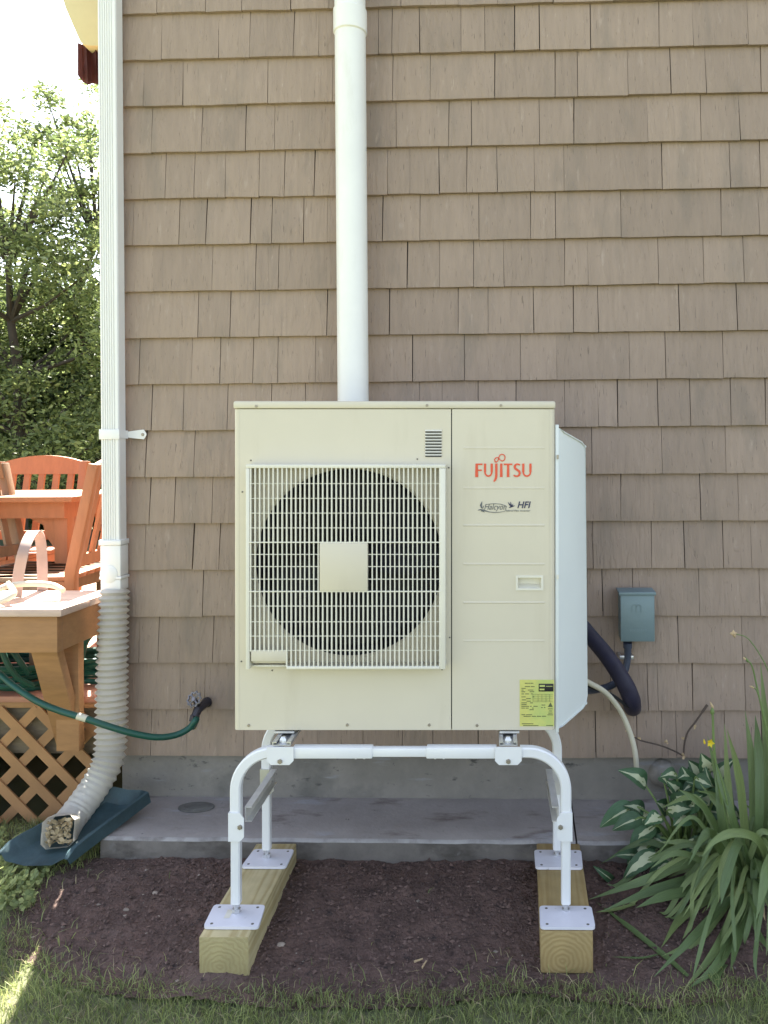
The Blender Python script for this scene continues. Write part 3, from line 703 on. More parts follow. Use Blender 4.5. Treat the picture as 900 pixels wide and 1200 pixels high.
# side cover on the right flank
b = MB(); b.box(UW + .0015, ux(655.3), .010, .05, uz(860), uz(497.5), .0015); bl_(b, 'side_flange', M['cream_sky_tint'], unit)
fx = ux(655.6)
def cpt(px, py, dd): d = UD + dd; return ((px - PX) * d / F - (274 - PX) * UD / F, dd, -(py - PY) * d / F + (857 - PY) * UD / F)
A = [cpt(655.6, 503, .02), cpt(660, 505, .03), cpt(682, 517.5, .14), cpt(686, 523, .165), cpt(688, 815, .165), cpt(687, 824, .16), cpt(683, 830, .14), cpt(659, 851, .03), cpt(655.6, 852, .02)]
b = MB(); va = [b.bm.verts.new(p) for p in A]; vb = [b.bm.verts.new((p[0], .33, p[2])) for p in A]
b.bm.faces.new(va); b.bm.faces.new(vb)
for i in range(len(A)): b.bm.faces.new((va[i], va[(i + 1) % len(A)], vb[(i + 1) % len(A)], vb[i]))
bmesh.ops.triangulate(b.bm, faces=[f for f in b.bm.faces if len(f.verts) > 4])
bmesh.ops.bevel(b.bm, geom=[e for e in b.bm.edges if e.is_manifold and e.calc_face_angle(0) > .5], offset=.004, segments=2, affect='EDGES')
bl_(b, 'valve_cover', M['cream_sky_tint'], unit, smooth=R(50))
for py in (533, 674):
    b = MB(); b.box(ux(652.5), ux(655.0), .006, .0098, uz(py + 5), uz(py)); bl_(b, 'clip', M['screw' if py < 600 else 'grille'], unit)
# rating label
lab = MB(); lab.box(ux(609), ux(649.2), -.0012, -.0004, uz(851), uz(796.5)); lo = bl_(lab, 'rating_label', M['sticker'], unit)
b = MB()
def dash(x0_, x1_, y_, h=.8): b.box(ux(x0_), ux(x1_), -.0018, -.0013, uz(y_ + h / 2), uz(y_ - h / 2))
for (x0_, x1_, y_) in ((615, 618.5, 800.5), (619, 621, 800.5), (621.5, 625, 800.5), (615, 621, 804.4), (622, 626.5, 804.4), (611, 616, 806.5), (611, 613.5, 808.5), (618.5, 625, 808.5), (611, 615.5, 810.5), (620.5, 626, 810.5), (611, 614, 813), (615.5, 620, 813), (622, 624.5, 813), (611, 616, 816.5), (624, 626, 816.5), (616.5, 622, 818.5), (611.5, 616.5, 820), (617, 622, 821.5),
                       (611, 617.5, 823.5), (621, 624.5, 823.5), (611, 617, 825.5), (611, 620, 827.5), (621, 623, 827.5), (625, 630, 827.5), (611, 615, 829.6), (616, 619.5, 829.6), (623.5, 625.5, 829.6), (634, 636, 829), (637.5, 639, 829), (634.5, 639, 826), (620.5, 625.5, 831.5),
                       (611, 615.5, 837.4), (616.5, 623.5, 837.4), (613.5, 622, 839.2), (623, 628, 839.2), (629, 634, 839.2), (635, 640, 839.2), (611.5, 625, 848), (613, 631, 850), (640, 648, 850), (642, 647.5, 830.5), (643, 647, 833), (642.5, 647.5, 835.5), (641.5, 648, 837.5)): dash(x0_, x1_, y_)
for y_ in (813.4, 815.6, 818, 820.2, 822.2): dash(624.5, 648, y_, .28)
for x_ in (624.5, 630.5, 635, 639.8, 644): b.box(ux(x_ - .15), ux(x_ + .15), -.0018, -.0013, uz(822), uz(813.4))
b.prism([(ux(642), -.0018, uz(828.3)), (ux(647.8), -.0018, uz(828.3)), (ux(645), -.0018, uz(823))], (0, .0005, 0))
stuff(bl_(b, 'label_print', M['ink'], lo))
b = MB(); b.box(ux(631.2), ux(648.6), -.0019, -.0013, uz(810.2), uz(801), .0002); bb = bl_(b, 'label_box', M['black'], lo)
b = MB(); b.box(ux(632.3), ux(638.5), -.0024, -.002, uz(804.6), uz(802.6)); b.box(ux(632.3), ux(638), -.0024, -.002, uz(808.6), uz(806.8)); b.box(ux(639.7), ux(647.4), -.0024, -.002, uz(804.3), uz(803.7)); bl_(b, 'label_bars', M['sticker'], bb)
# maker's lettering
b = MB(); Y = -.0016
X = lambda px: ux(px); Z = lambda py: uz(py)
def st(pts, w_=3.0): b.ribbon([(X(x), Z(y)) for x, y in pts], [q / US for q in (w_ if hasattr(w_, '__len__') else [w_] * len(pts))], Y)
st([(558.6, 559), (558.6, 543.2)], [3.6, 2.8]); st([(559.6, 544.1), (565.4, 544.1)], 1.8); st([(559.6, 551), (564.6, 551)], 1.7)
U_ = lambda x0_, x1_: [(x0_, 543.2), (x0_, 553)] + [((x0_ + x1_) / 2 + (x1_ - x0_) / 2 * math.cos(R(a)), 553.3 - 4.6 * math.sin(R(a))) for a in range(180, 361, 20)] + [(x1_, 553), (x1_, 543.2)]
st(U_(568.4, 576.2), [2.6] * 2 + [1.9] * 10 + [2.6] * 2)
st([(581.6, 543.2), (581.6, 557), (581.2, 560), (580.2, 562.4), (578.6, 564.2)], [2.8, 2.8, 2.8, 2.4, 1.4])
st([(587.4, 543.2), (587.4, 559)], [2.6, 3.2])
st([(590.2, 544.1), (600.4, 544.1)], 1.8); st([(595.4, 544.8), (595.4, 559)], [2.6, 3.2])
S_ = [(609.4, 545.2), (608, 544.2), (606, 543.9), (604, 544.8), (603, 546.8), (603.8, 549), (606, 550.6), (608.4, 552.2), (609.2, 554.6), (608.2, 557), (605.8, 558.2), (603.4, 557.8), (601.8, 556.8)]
st(S_, [1.7, 1.8, 1.9, 2.2, 2.5, 2.6, 2.7, 2.6, 2.5, 2.2, 1.9, 1.8, 1.7])
st(U_(613.2, 621.6), [2.6] * 2 + [1.9] * 10 + [2.6] * 2)
inf = [(581.6, 542.2), (580.0, 540.6), (579.6, 538.4), (580.8, 536.6), (582.8, 536.2), (584.6, 537.2), (586.2, 539), (588, 540.2), (590, 539.8), (591.6, 538), (591.8, 535.2), (590.4, 533), (588, 532.3), (585.8, 533.2), (584.8, 535.4), (584.2, 538), (583.0, 540.6), (581.0, 541.4)]
st(inf, 1.15)
bl_(b, 'maker_lettering', M['red'], unit, smooth=None, fixn=False)
def text(s_, px, py, h_px, mat, parent, shear=0, off=0, name='lettering', wfit=None):
    cu = bpy.data.curves.new(name, 'FONT'); cu.body = s_; cu.size = 1; cu.shear = shear; cu.offset = off; cu.extrude = 0.02; cu.resolution_u = 3
    o = bpy.data.objects.new('tmp', cu); col.objects.link(o); bpy.context.view_layer.update()
    me = bpy.data.meshes.new_from_object(o.evaluated_get(bpy.context.evaluated_depsgraph_get())); bpy.data.objects.remove(o)
    xs = [v.co.x for v in me.vertices]; k = h_px / US / .7; kx = (wfit / US / (max(xs) - min(xs))) if wfit else k
    for v in me.vertices: v.co = Vector((ux(px) + (v.co.x - min(xs)) * kx, -.0012 - v.co.z * .02, uz(py) + v.co.y * k))
    return link(name, me, mat, parent, True)
text('HFI', 606.3, 595.2, 7.6, M['navy'], unit, .25, .018, 'model_lettering', 15.8)
text('Halcyon', 567.5, 597.2, 7.0, M['grey_print'], unit, .35, -.004, 'script_lettering', 26)
text('Hybrid Flex Inverter', 591.5, 599.3, 2.0, M['grey_print'], unit, .2, .0, 'tagline', 30)
b = MB()
st([(560, 597.8), (563, 597.2), (567, 597.9), (573, 599.8), (580, 600.6), (586, 600.2), (592, 599)], [.5, 1.4, 1.4, .8, .7, .6, .3])
st([(568, 592), (573, 590.6), (580, 590.2), (587, 590.8), (592, 592.4), (594, 594.4)], [.3, .5, .6, .6, .5, .3])
st([(564.4, 595.6), (563.6, 592), (565, 587.4)], [1.2, 2.4, .2]); st([(565.6, 596), (566.6, 592.6)], [1.2, .3]); st([(564, 598.2), (568, 600)], [1.8, .6])
bl_(b, 'emblem', M['grey_print'], unit, smooth=None, fixn=False)
b = MB(); st([(595.2, 588.4), (597.2, 591.2), (599.6, 593.4)], [.2, 1.6, 1.8]); st([(598.2, 588), (598.8, 591), (599.6, 593)], [.2, 1.4, 1.6]); st([(596.4, 595), (599.6, 593.4), (603.4, 592.6)], [.5, 2.2, .2]); st([(601.4, 590.4), (599.8, 593.2)], [.3, 1.4])
bl_(b, 'bird_emblem', M['navy'], unit, smooth=None, fixn=False)
# feet
for px in (333, 597):
    b = MB(); b.box(ux(px) - .03, ux(px) + .03, .0, .36, -.006, -.0003); bl_(b, 'foot', M['galv_dull'], unit)

# ================================================================== TIMBER BLOCKS
BZ = .135
def block(front, back, wd, h, m, label):
    f0 = on_z(*front, BZ); b0 = on_z(*back, BZ); v = b0 - f0; L_ = min(v.length, .60); ang = math.atan2(v.y, v.x) - math.pi / 2
    b = MB(); b.box(-wd / 2, wd / 2, 0, L_, -h, 0, .005)
    b.bm.normal_update()
    for f in b.bm.faces:
        if abs(f.normal.y) > .8: f.material_index = 1
    o = b.build('timber_block', m, smooth=R(30))
    o.location = f0; o.rotation_euler = (0, 0, ang); return tag(o, label, 'timber block', 'timber blocks under the stand feet')
block((262, 1098), (324, 988), .142, .118, [M['timber'], M['timber_end']], 'pale treated timber block under the left feet of the stand, turned inward')
block((664, 1091), (654, 988), .150, .122, [M['timber2'], M['timber2_end']], 'browner timber block with ringed end grain under the right feet, near the plants')

# ================================================================== STAND
FD, RD = 2.40, 2.725
stand = thing('equipment_stand', 'white tubular metal stand with bolted plates carrying the outdoor unit', 'stand', mat=camroot(470, 1071, FD))
ORG = ((470 - PX) * FD / F, FD, -(1071 - PY) * FD / F)
def L(px, py, d): return Vector(((px - PX) * d / F - ORG[0], d - ORG[1], -(py - PY) * d / F - ORG[2]))
ZB = L(470, 880.5, FD).z; HW = .0155
zf = L(470, 1071, FD).z
XLf, XRf = L(277, 0, FD).x, L(663, 0, FD).x
BR = .112
for yy, front in ((0, True), (RD - FD, False)):
    m = M['white_paint']
    b = MB(); b.box(L(344, 0, FD).x, L(437, 0, FD).x, yy - HW * 1.05, yy + HW * 1.05, ZB - HW * 1.05, ZB + HW * 1.05, .003); b.box(L(500, 0, FD).x, L(582, 0, FD).x, yy - HW * 1.05, yy + HW * 1.05, ZB - HW * 1.05, ZB + HW * 1.05, .003)
    for px in (417, 427, 510, 520): b.disc((L(px, 0, FD).x, yy, ZB - HW * 1.04), (0, 0, -1), .004, .006, 8)
    b.box(L(435, 0, FD).x, L(502, 0, FD).x, yy - HW * .82, yy + HW * .82, ZB - HW * .82, ZB + HW * .82, .003)
    bl_(b, 'cross_bar', m, stand, smooth=R(30))
    for sgn, X0 in ((1, XLf), (-1, XRf)):
        pts = [(X0 + sgn * .135, ZB)] + [(X0 + sgn * (BR - BR * math.cos(R(a))), ZB - BR + BR * math.sin(R(a))) for a in range(90, -1, -6)] + [(X0, ZB - BR - .12)]
        b = MB(); b.tube([(x, yy, z) for x, z in pts], HW, square=True, up_=(0, 1, 0)); bl_(b, 'corner_tube', m, stand, smooth=R(30))
        b = MB(); zb0 = L(0, 966, FD).z
        b.tube([(X0, yy, zb0 + .01), (X0, yy, zf + .034)], HW * .88, square=True, up_=(0, 1, 0)); leg = bl_(b, 'leg', m, stand, smooth=R(30))
        b = MB(); b.tube([(X0, yy, zf + .04), (X0, yy, zf + .003)], .0075, 8); b.tube([(X0, yy, zf + .017), (X0, yy, zf + .005)], .0125, 6); b.tube([(X0, yy, zf + .0335), (X0, yy, zf + .025)], .0115, 6); bl_(b, 'foot_bolt', M['galv'], leg)
        # bracket plate on the leg
        mm = m if front else (M['galv'] if sgn > 0 else M['galv_dull'])  # rear brackets: shade (left) and a tan reflection (right) put into the metal colour
        yb_ = yy - HW - .004
        xa, xb = X0 - sgn * .018, X0 + sgn * .028; c = .012
        poly = [(xa, zb0 + .042), (xb - sgn * c, zb0 + .042), (xb, zb0 + .042 - c * 1.4), (xb, zb0 - .042 + c), (xb - sgn * c, zb0 - .042), (xa, zb0 - .042)]
        b = MB(); b.prism([(x, yb_, z) for x, z in poly], (0, .0038, 0)); b.box(min(xa, xa + sgn * .003), max(xa, xa + sgn * .003), yb_ + .0039, yy + HW + .003, zb0 - .042, zb0 + .042)
        br = bl_(b, 'leg_bracket', mm, stand, smooth=R(20))
        b = MB(); b.disc((X0 + sgn * .017, yb_, zb0 + .001), (0, -1, 0), .0075, .006, 6); bl_(b, 'bolt', M['screw'], br)
        # clamp on the cross bar with a bolt
        if front or True:
            pxl = (315, 346) if sgn > 0 else (580, 611); xa, xb = L(pxl[0], 0, FD).x, L(pxl[1], 0, FD).x; zt_ = ZB + .020; zl = ZB - .032; c = .012
            poly = [(xa, zt_), (xb, zt_), (xb, zl + c), (xb - c, zl), (xa + c, zl), (xa, zl + c)]
            b = MB(); b.prism([(x, yy - HW - .0065, z) for x, z in poly], (0, .0045, 0)); cl = bl_(b, 'bar_clamp', m, stand, smooth=R(20))
            b = MB(); b.disc(((xa + xb) / 2, yy - HW - .0065, ZB - .021), (0, -1, 0), .0075, .006, 6); bl_(b, 'bolt', M['screw'], cl)
# base plates
for d, pl in ((FD, ((238, 303, 251, 311, 1086, 1060), (633, 698, 632, 693, 1086.5, 1061.5))), (RD, ((282.5, 335, 298, 345, 1015.5, 995), (627.5, 683, 626, 681, 1016.5, 996)))):
    for (xbl, xbr, xtl, xtr, yb2, yt2) in pl:
        cs = []
        inv = wm(stand).inverted()
        for (x, y) in ((xbl, yb2), (xbr, yb2), (xtr, yt2), (xtl, yt2)):
            q = inv @ on_z(x, y, BZ + .010); q.z = 0; cs.append(q)
        zl = (inv @ on_z((xbl + xtr) / 2, (yb2 + yt2) / 2, BZ)).z + .0022
        ctr0 = sum(cs, Vector()) / 4; poly = []
        for i in range(4):
            p, pa, pb = cs[i], cs[i - 1], cs[(i + 1) % 4]; e1 = (pa - p).normalized() * .014; e2 = (pb - p).normalized() * .014
            for t in (0, .25, .5, .75, 1): a_ = 1 - t; poly.append((p + e1) * a_ * a_ + p * 2 * a_ * t + (p + e2) * t * t)
        b = MB(); b.prism([(q.x, q.y, zl) for q in poly], (0, 0, .008))
        po = bl_(b, 'base_plate', M['plate'], stand, smooth=R(30))
        ctr = sum(cs, Vector()) / 4
        for q in cs:
            h_ = ctr.lerp(q, .74); b = MB(); b.disc((h_.x, h_.y, zl + .0078), (0, 0, 1), .0045, .0009, 8); bl_(b, 'bolt_hole', M['seam'], po)
b = MB(); inv = wm(stand).inverted(); q = inv @ on_z(266, 1071, BZ + .0105)
qz = (inv @ on_z(274, 1073, BZ)).z + .0104
q1 = inv @ on_z(262, 1076, BZ + .011); q2 = inv @ on_z(267, 1066, BZ + .011); q3 = inv @ on_z(274, 1066, BZ + .011); q4 = inv @ on_z(268.5, 1076, BZ + .011)
b.face([(p.x, p.y, qz + .0006) for p in (q1, q4, q3, q2)]); bl_(b, 'sticker', M['grille'], stand)
# depth rails under the unit and diagonal side braces
for px in (331, 595.5):
    x = L(px, 0, FD).x; z0 = ZB + .0205; z1_ = L(0, 857, UD).z - .0085
    b = MB(); t_ = .003; hw = .027
    b.box(x - hw, x + hw, -.012, RD - FD + .03, z0, z0 + t_); b.box(x - hw, x - hw + t_, -.012, RD - FD + .03, z0 + t_ + .0002, z1_); b.box(x + hw - t_, x + hw, -.012, RD - FD + .03, z0 + t_ + .0002, z1_)
    b.box(x - hw + t_ + .0002, x - hw + .012, -.012, RD - FD + .03, z1_ - t_, z1_ - .0002); b.box(x + hw - .012, x + hw - t_ - .0002, -.012, RD - FD + .03, z1_ - t_, z1_ - .0002)
    rl = bl_(b, 'rail', M['galv'], stand, smooth=None)
    b = MB(); b.tube([(x, .01, z0 + t_), (x, .01, z0 + .012), (x, .01, z0 + .02)], [.012, .011, .006], 6); bl_(b, 'rail_bolt', M['galv'], rl)
for sgn, X0 in ((1, XLf), (-1, XRf)):
    x = X0 + sgn * .021; z = L(0, 958, FD).z
    b = MB(); b.box(x - .002, x + .002, .02, RD - FD - .02, z - .022, z + .024); b.box(x + .0022 if sgn > 0 else x - .018, x + .018 if sgn > 0 else x - .0022, .02, RD - FD - .02, z + .020, z + .024)
    b.box(x + .0022 if sgn > 0 else x - .018, x + .018 if sgn > 0 else x - .0022, .02, RD - FD - .02, z - .022, z - .018)
    bl_(b, 'side_brace', M['galv_dull'], stand, smooth=None)

# ================================================================== ELECTRICAL BOX, CONDUIT, LINES
bf = -.098
e0 = on_y(727.5, 752, bf); e1 = on_y(767, 695, bf); etop = on_y(745, 689, bf).z
eb = thing('electrical_box', 'small blue grey electrical box on the shingles right of the unit', 'electrical box', (e0.x + .06, -.05, e0.z))
b = MB(); b.box(e0.x + .002, e1.x - .002, bf + .014, -.006, e0.z + .002, e1.z, .003); b.build('enclosure', M['box'], eb)
b = MB(); b.box(e0.x, e1.x, bf, bf + .0135, e0.z, e1.z - .006, .003); cv = b.build('cover', M['box'], eb)
b = MB(); b.prism([(e0.x - .006, bf - .006, e1.z - .008), (e0.x - .006, bf - .006, e1.z + .004), (e0.x - .006, -.02, etop - .014), (e0.x - .006, -.006, etop - .014), (e0.x - .006, -.006, e1.z + .003), (e0.x - .006, bf - .002, e1.z - .008)], (e1.x - e0.x + .011, 0, 0), .0015); b.build('lid', M['box'], eb)
k = .13 / 40; bx = lambda px: on_y(px, 720, bf).x
b = MB(); ex = lambda px, py: (on_y(px, py, bf).x, on_y(px, py, bf).z)
for pts in ([ex(740.5, 718), ex(740.5, 710.5), ex(742, 708.6), ex(744.2, 708.6), ex(745.8, 710.5), ex(745.8, 718)], [ex(745.8, 710.5), ex(747.4, 708.6), ex(749.6, 708.6), ex(751.2, 710.5), ex(751.2, 718)]): b.ribbon(pts, .0042, bf - .0016, .002)
b.build('embossed_emblem', M['box'], cv, smooth=None)
b = MB()
for x_ in (738.5, 741, 743.5, 746, 748.5, 751, 753.5, 756): b.box(ex(x_, 739)[0], ex(x_ + 1.5, 739)[0], bf - .0014, bf + .001, ex(x_, 741)[1], ex(x_, 738)[1])
b.build('embossed_text', M['box'], cv, smooth=None)
cp = crv([W(735.5, 753, 3.04), W(735.5, 770, 3.05), W(733, 784, 3.05), W(727, 796, 3.04), W(712, 805, 3.02), W(690, 809, 2.94), W(672, 806, 2.84)], 6)
cnd = thing('conduit', 'dark blue grey flexible conduit below the electrical box', 'conduit', W(735.5, 775, 3.05))
b = MB(); b.tube(cp, .0135, 12); b.tube([cp[0], cp[2]], .017, 12); b.build('conduit_tube', M['conduit'], cnd)
b = MB(); c = W(735, 772, 3.03); b.box(c.x - .026, c.x + .026, -.062, -.056, c.z - .007, c.z + .007, .002); b.box(c.x - .026, c.x - .020, -.0555, .0, c.z - .006, c.z + .006); b.box(c.x + .020, c.x + .026, -.0555, .0, c.z - .006, c.z + .006); b.build('conduit_strap', M['galv'], cnd)
b = MB(); pth = crv([W(655, 708, 2.74), W(676, 727, 2.82), W(693, 747, 2.89), W(709, 766, 2.94), W(723, 786, 2.97), W(734, 805, 2.98), W(740, 820, 3.0), W(741, 828, 3.06), W(742, 829, 3.17)], 6)
b.tube(pth, [.025 + .008 * min(1, i / 30) for i in range(len(pth))], 14)
solo(b.build('insulated_pipes', M['foam']), 'thick black insulated pipe running from the unit into the wall', 'pipe')
b = MB(); b.tube(crv([W(672, 798, 2.8), W(695, 806, 2.92), W(718, 815, 2.96), W(734, 827, 2.98), W(742, 830, 3.02), W(745, 826, 3.12)], 6), .006, 8)
solo(b.build('black_cable', M['black']), 'thin black cable looping under the thick insulated pipe', 'cable')
b = MB(); b.tube(crv([W(670, 790, 2.75), W(690, 800, 2.86), W(710, 812, 2.93), W(727, 833, 2.97), W(738, 858, 2.98), W(744, 880, 2.98), W(746, 900, 2.98)], 8), .0098, 10, up_=(0, 1, 0))
solo(b.build('drain_hose', M['beige_hose']), 'thin beige drain hose hanging behind the unit beside the hosta', 'hose')

# ================================================================== SPIGOT AND GARDEN HOSE
sg = on_y(233, 826, -.055)
tp = thing('spigot', 'dark garden tap with a small round wheel on the lower shingles', 'tap', (sg.x, 0, sg.z))
b = MB(); b.tube([(sg.x + .012, .0, sg.z - .005), (sg.x + .012, -.03, sg.z - .005), (sg.x + .004, -.075, sg.z - .012), (sg.x - .004, -.088, sg.z - .04)], [.017, .016, .017, .014], 12); b.tube([(sg.x + .012, -.012, sg.z - .005), (sg.x + .012, -.004, sg.z - .005)], .02, 12); b.tube([(sg.x + .004, -.055, sg.z - .01), (sg.x - .002, -.085, sg.z + .025)], [.013, .008], 10)
b.tube([(sg.x - .002, -.086, sg.z - .03), (sg.x - .006, -.09, sg.z - .052)], .018, 6); b.build('valve_body', M['iron'], tp)
b = MB(); c = Vector((sg.x - .004, -.09, sg.z + .032)); n_ = Vector((-.25, -.85, .45)).normalized(); a = n_.orthogonal().normalized(); o_ = n_.cross(a)
ring = [c + (a * math.cos(2 * math.pi * i / 20) + o_ * math.sin(2 * math.pi * i / 20)) * .026 * (1 + .12 * math.cos(i * math.pi)) for i in range(21)]
b.tube(ring, .0045, 6, cap=False)
for i in (0, 5, 10, 15): b.tube([c, ring[i]], .004, 6)
b.tube([c - n_ * .01, c + n_ * .006], .008, 8); b.build('wheel_handle', M['wheel'], tp)
gh = thing('garden_hose', 'green garden hose running from the tap across the deck edge', 'hose', W(150, 860, 3.0))
pth = crv([(sg.x - .008, -.092, sg.z - .072), W(230, 843, 2.99), W(222, 853, 2.98), W(207, 861, 2.96), W(185, 864, 2.93), W(158, 860, 2.9), W(130, 852, 2.88), W(100, 842, 2.88), W(70, 833, 2.9), W(42, 821, 2.93), W(15, 803, 2.97), W(0, 790, 3.0), W(-25, 770, 3.05), W(-60, 760, 3.15)], 8)
b = MB(); b.tube(pth, .0115, 12, up_=(0, 0, 1)); hs_ = b.build('hose_tube', M['hose'], gh)
b = MB(); b.tube([Vector((sg.x - .006, -.09, sg.z - .05)), Vector((sg.x - .008, -.092, sg.z - .078))], .0125, 12); b.build('coupling', M['brass'], gh)
b = MB(); q0, q1 = W(91, 839, 2.88), W(102, 842.5, 2.88); b.tube([q0, q1], .0128, 12); b.build('hose_band', M['beige_hose'], gh)

# ================================================================== DECK, LATTICE, BENCH
DKZ = .545; DX1 = XL - .03; DX0 = -4.6; DY0 = .045
deck = thing('deck', 'red stained wooden deck left of the house with a lattice skirt', 'deck', (DX1, DY0, 0))
y = DY0 - .02; i = 0
while y < 3.6:
    b = MB(); b.box(DX0, DX1 - .002, y, y + .137, DKZ - .025, DKZ, .004); b.build('deck_board', M['deck'], deck); y += .143
b = MB(); b.box(DX0, DX1, DY0 + .030, DY0 + .068, DKZ - .245, DKZ - .0255, .003); b.build('rim_joist', M['joist'], deck)
b = MB(); b.box(DX0, DX1, DY0 - .006, DY0 + .012, DKZ - .05, DKZ - .0255, .002); b.build('top_trim', M['lattice'], deck)
for x in (-1.62, -2.2, -2.8, -3.4):
    b = MB(); b.box(x, x + .038, DY0 + .0685, 3.5, DKZ - .2, DKZ - .0265); b.build('joist', M['joist'], deck)
b = MB(); b.box(DX0, DX1, 3.5, 3.54, .0, DKZ - .03); b.box(DX0 - .04, DX0, DY0, 3.54, 0, DKZ - .03); b.build('skirt_board', M['joist'], deck)
for x in (-1.60, -2.9, -4.2):
    b = MB(); b.box(x, x + .09, .5, .59, -.02, DKZ - .21); b.build('deck_post', M['joist'], deck)
zlo, zhi = .035, DKZ - .052; xlo, xhi = -3.6, DX1
pit = .1525
def clipseg(p, s_):      # line z = zlo + s*(x-p) within the rectangle
    xa, xb = (p, p + (zhi - zlo)) if s_ > 0 else (p - (zhi - zlo), p)
    xa2, xb2 = max(xa, xlo), min(xb, xhi)
    if xb2 - xa2 < .03: return None
    f_ = lambda x: zlo + s_ * (x - p)
    return (xa2, f_(xa2)), (xb2, f_(xb2))
off = on_y(26, 990, DY0).x % pit
for s_, yo in ((1, 0), (-1, -.0085)):
    p = xlo - .6
    while p < xhi + .6:
        q = clipseg(p + off * (1 if s_ > 0 else 1), s_)
        if q:
            b = MB(); b.bar((q[0][0], DY0 - .004 + yo, q[0][1]), (q[1][0], DY0 - .004 + yo, q[1][1]), .038, .008, side=Vector((-s_, 0, 1))); b.build('lattice_slat', M['lattice'], deck, smooth=None)
        p += pit
# bench
bq = W(67, 742, 2.92); bxr = bq.x; byf = bq.y; sz0 = on_y(67, 721, byf).z; sz1 = sz0 + .028; az = on_y(67, 765, byf).z
bn = thing('deck_bench', 'low built-in wooden bench with a pale sunlit top hung on the deck edge', 'bench', (bxr - .3, byf, az))
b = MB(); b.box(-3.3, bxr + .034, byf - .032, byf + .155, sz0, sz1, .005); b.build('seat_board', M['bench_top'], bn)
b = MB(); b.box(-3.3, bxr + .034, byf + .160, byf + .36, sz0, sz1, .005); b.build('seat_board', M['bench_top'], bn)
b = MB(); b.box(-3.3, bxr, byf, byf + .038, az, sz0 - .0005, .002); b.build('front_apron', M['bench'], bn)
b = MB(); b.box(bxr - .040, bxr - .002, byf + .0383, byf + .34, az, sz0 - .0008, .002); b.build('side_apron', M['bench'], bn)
p0 = W(47, 764, 2.95); p1 = W(67, 881, 3.10)
b = MB(); b.bar((p0.x, p0.y + .03, p0.z + .03), (p1.x + .005, DY0 - .040, p1.z), .098, .040, side=(1, 0, 0), bevel=.002); b.build('brace', M['bench'], bn)
b = MB(); b.bar((p0.x - 1.1, p0.y + .03, p0.z + .03), (p1.x - 1.1, DY0 - .040, p1.z), .098, .040, side=(1, 0, 0), bevel=.002); b.build('brace', M['bench'], bn)
q = W(80, 790, 3.12); b = MB(); b.box(q.x - .045, q.x + .044, byf + .19, byf + .23, W(85, 882, 3.1).z, az - .001, .002); b.build('post', M['bench'], bn)
# hose lying on the bench, and coil on the deck
b = MB(); b.tube(crv([W(-40, 705, 3.0), W(-5, 692, 3.02), W(12, 686, 3.05), W(40, 684, 3.08), W(62, 686, 3.08), W(74, 692, 3.06)], 8), .011, 10); b.tube(crv([W(10, 684, 3.05), W(14, 690, 3.0), W(16, 696, 2.97), W(8, 702, 2.95), W(-2, 706, 2.94)], 6), .011, 10)
zmin = min(v.co.z for v in b.bm.verts); 
for v in b.bm.verts: v.co.z = max(v.co.z, sz1 + .001)
solo(b.build('bench_hose', M['beige_hose']), 'pale hose end lying on top of the wooden bench', 'hose')
cc = W(96, 792, 3.45); b = MB(); pts = []
for i in range(150):
    a = i / 150 * 2 * math.pi * 6; rr_ = .15 + .03 * math.sin(i * .37); pts.append((cc.x + .07 + rr_ * math.cos(a), cc.y + .05 + rr_ * .8 * math.sin(a), DKZ + .014 + .016 * (i // 25) + .004 * math.sin(a * 3)))
b.tube(pts, .0115, 8); b.tube(crv([W(112, 738, 3.4), W(101, 752, 3.38), W(96, 770, 3.36), W(92, 788, 3.36)], 6), .0115, 8)
solo(b.build('hose_coil', M['hose']), 'coiled green hose on the deck beside the corrugated pipe', 'hose')
cc = W(18, 800, 3.4); b = MB(); pts = []
for i in range(150):
    a = i / 150 * 2 * math.pi * 6; rr_ = .17 + .04 * math.sin(i * .31); pts.append((cc.x + rr_ * math.cos(a), cc.y + rr_ * .8 * math.sin(a), DKZ + .014 + .017 * (i // 25) + .004 * math.sin(a * 3)))
b.tube(pts, .0115, 8); b.tube(crv([W(3, 764, 3.2), W(10, 780, 3.2), W(22, 795, 3.22), W(40, 804, 3.25)], 6), .0115, 8); b.tube(crv([W(15, 762, 3.25), W(24, 776, 3.25), W(34, 790, 3.27)], 6), .0115, 8)
solo(b.build('hose_coil', M['hose']), 'loops of green hose under the bench left of its slanted brace', 'hose')
# bent hoop on the bench
b = MB(); hd = 3.12
cl_ = crv([W(19, 700, hd), W(22, 672, hd), W(27, 648, hd), W(34, 630, hd + .05), W(41, 623, hd + .1), W(46.5, 630, hd + .15), W(49, 650, hd + .17), W(50, 690, hd + .17), W(50, 700, hd + .17)], 6)
V = []
for i, p in enumerate(cl_):
    t_ = (cl_[min(i + 1, len(cl_) - 1)] - cl_[max(i - 1, 0)]).normalized(); wv = (Vector((.8, .6, 0)) - t_ * Vector((.8, .6, 0)).dot(t_)).normalized(); nn = t_.cross(wv)
    V.append([b.bm.verts.new(p + wv * sx_ * .019 + nn * sy_ * .004) for sx_, sy_ in ((-1, -1), (1, -1), (1, 1), (-1, 1))])
for i in range(len(V) - 1):
    for k in range(4): b.bm.faces.new((V[i][k], V[i][(k + 1) % 4], V[i + 1][(k + 1) % 4], V[i + 1][k]))
b.bm.faces.new(V[0]); b.bm.faces.new(V[-1])
for v in b.bm.verts: v.co.z = max(v.co.z, sz1 + .0005)
solo(b.build('bent_hoop', M['hoop'], smooth=R(30)), 'bent grey wooden hoop standing up behind the bench', 'hoop')

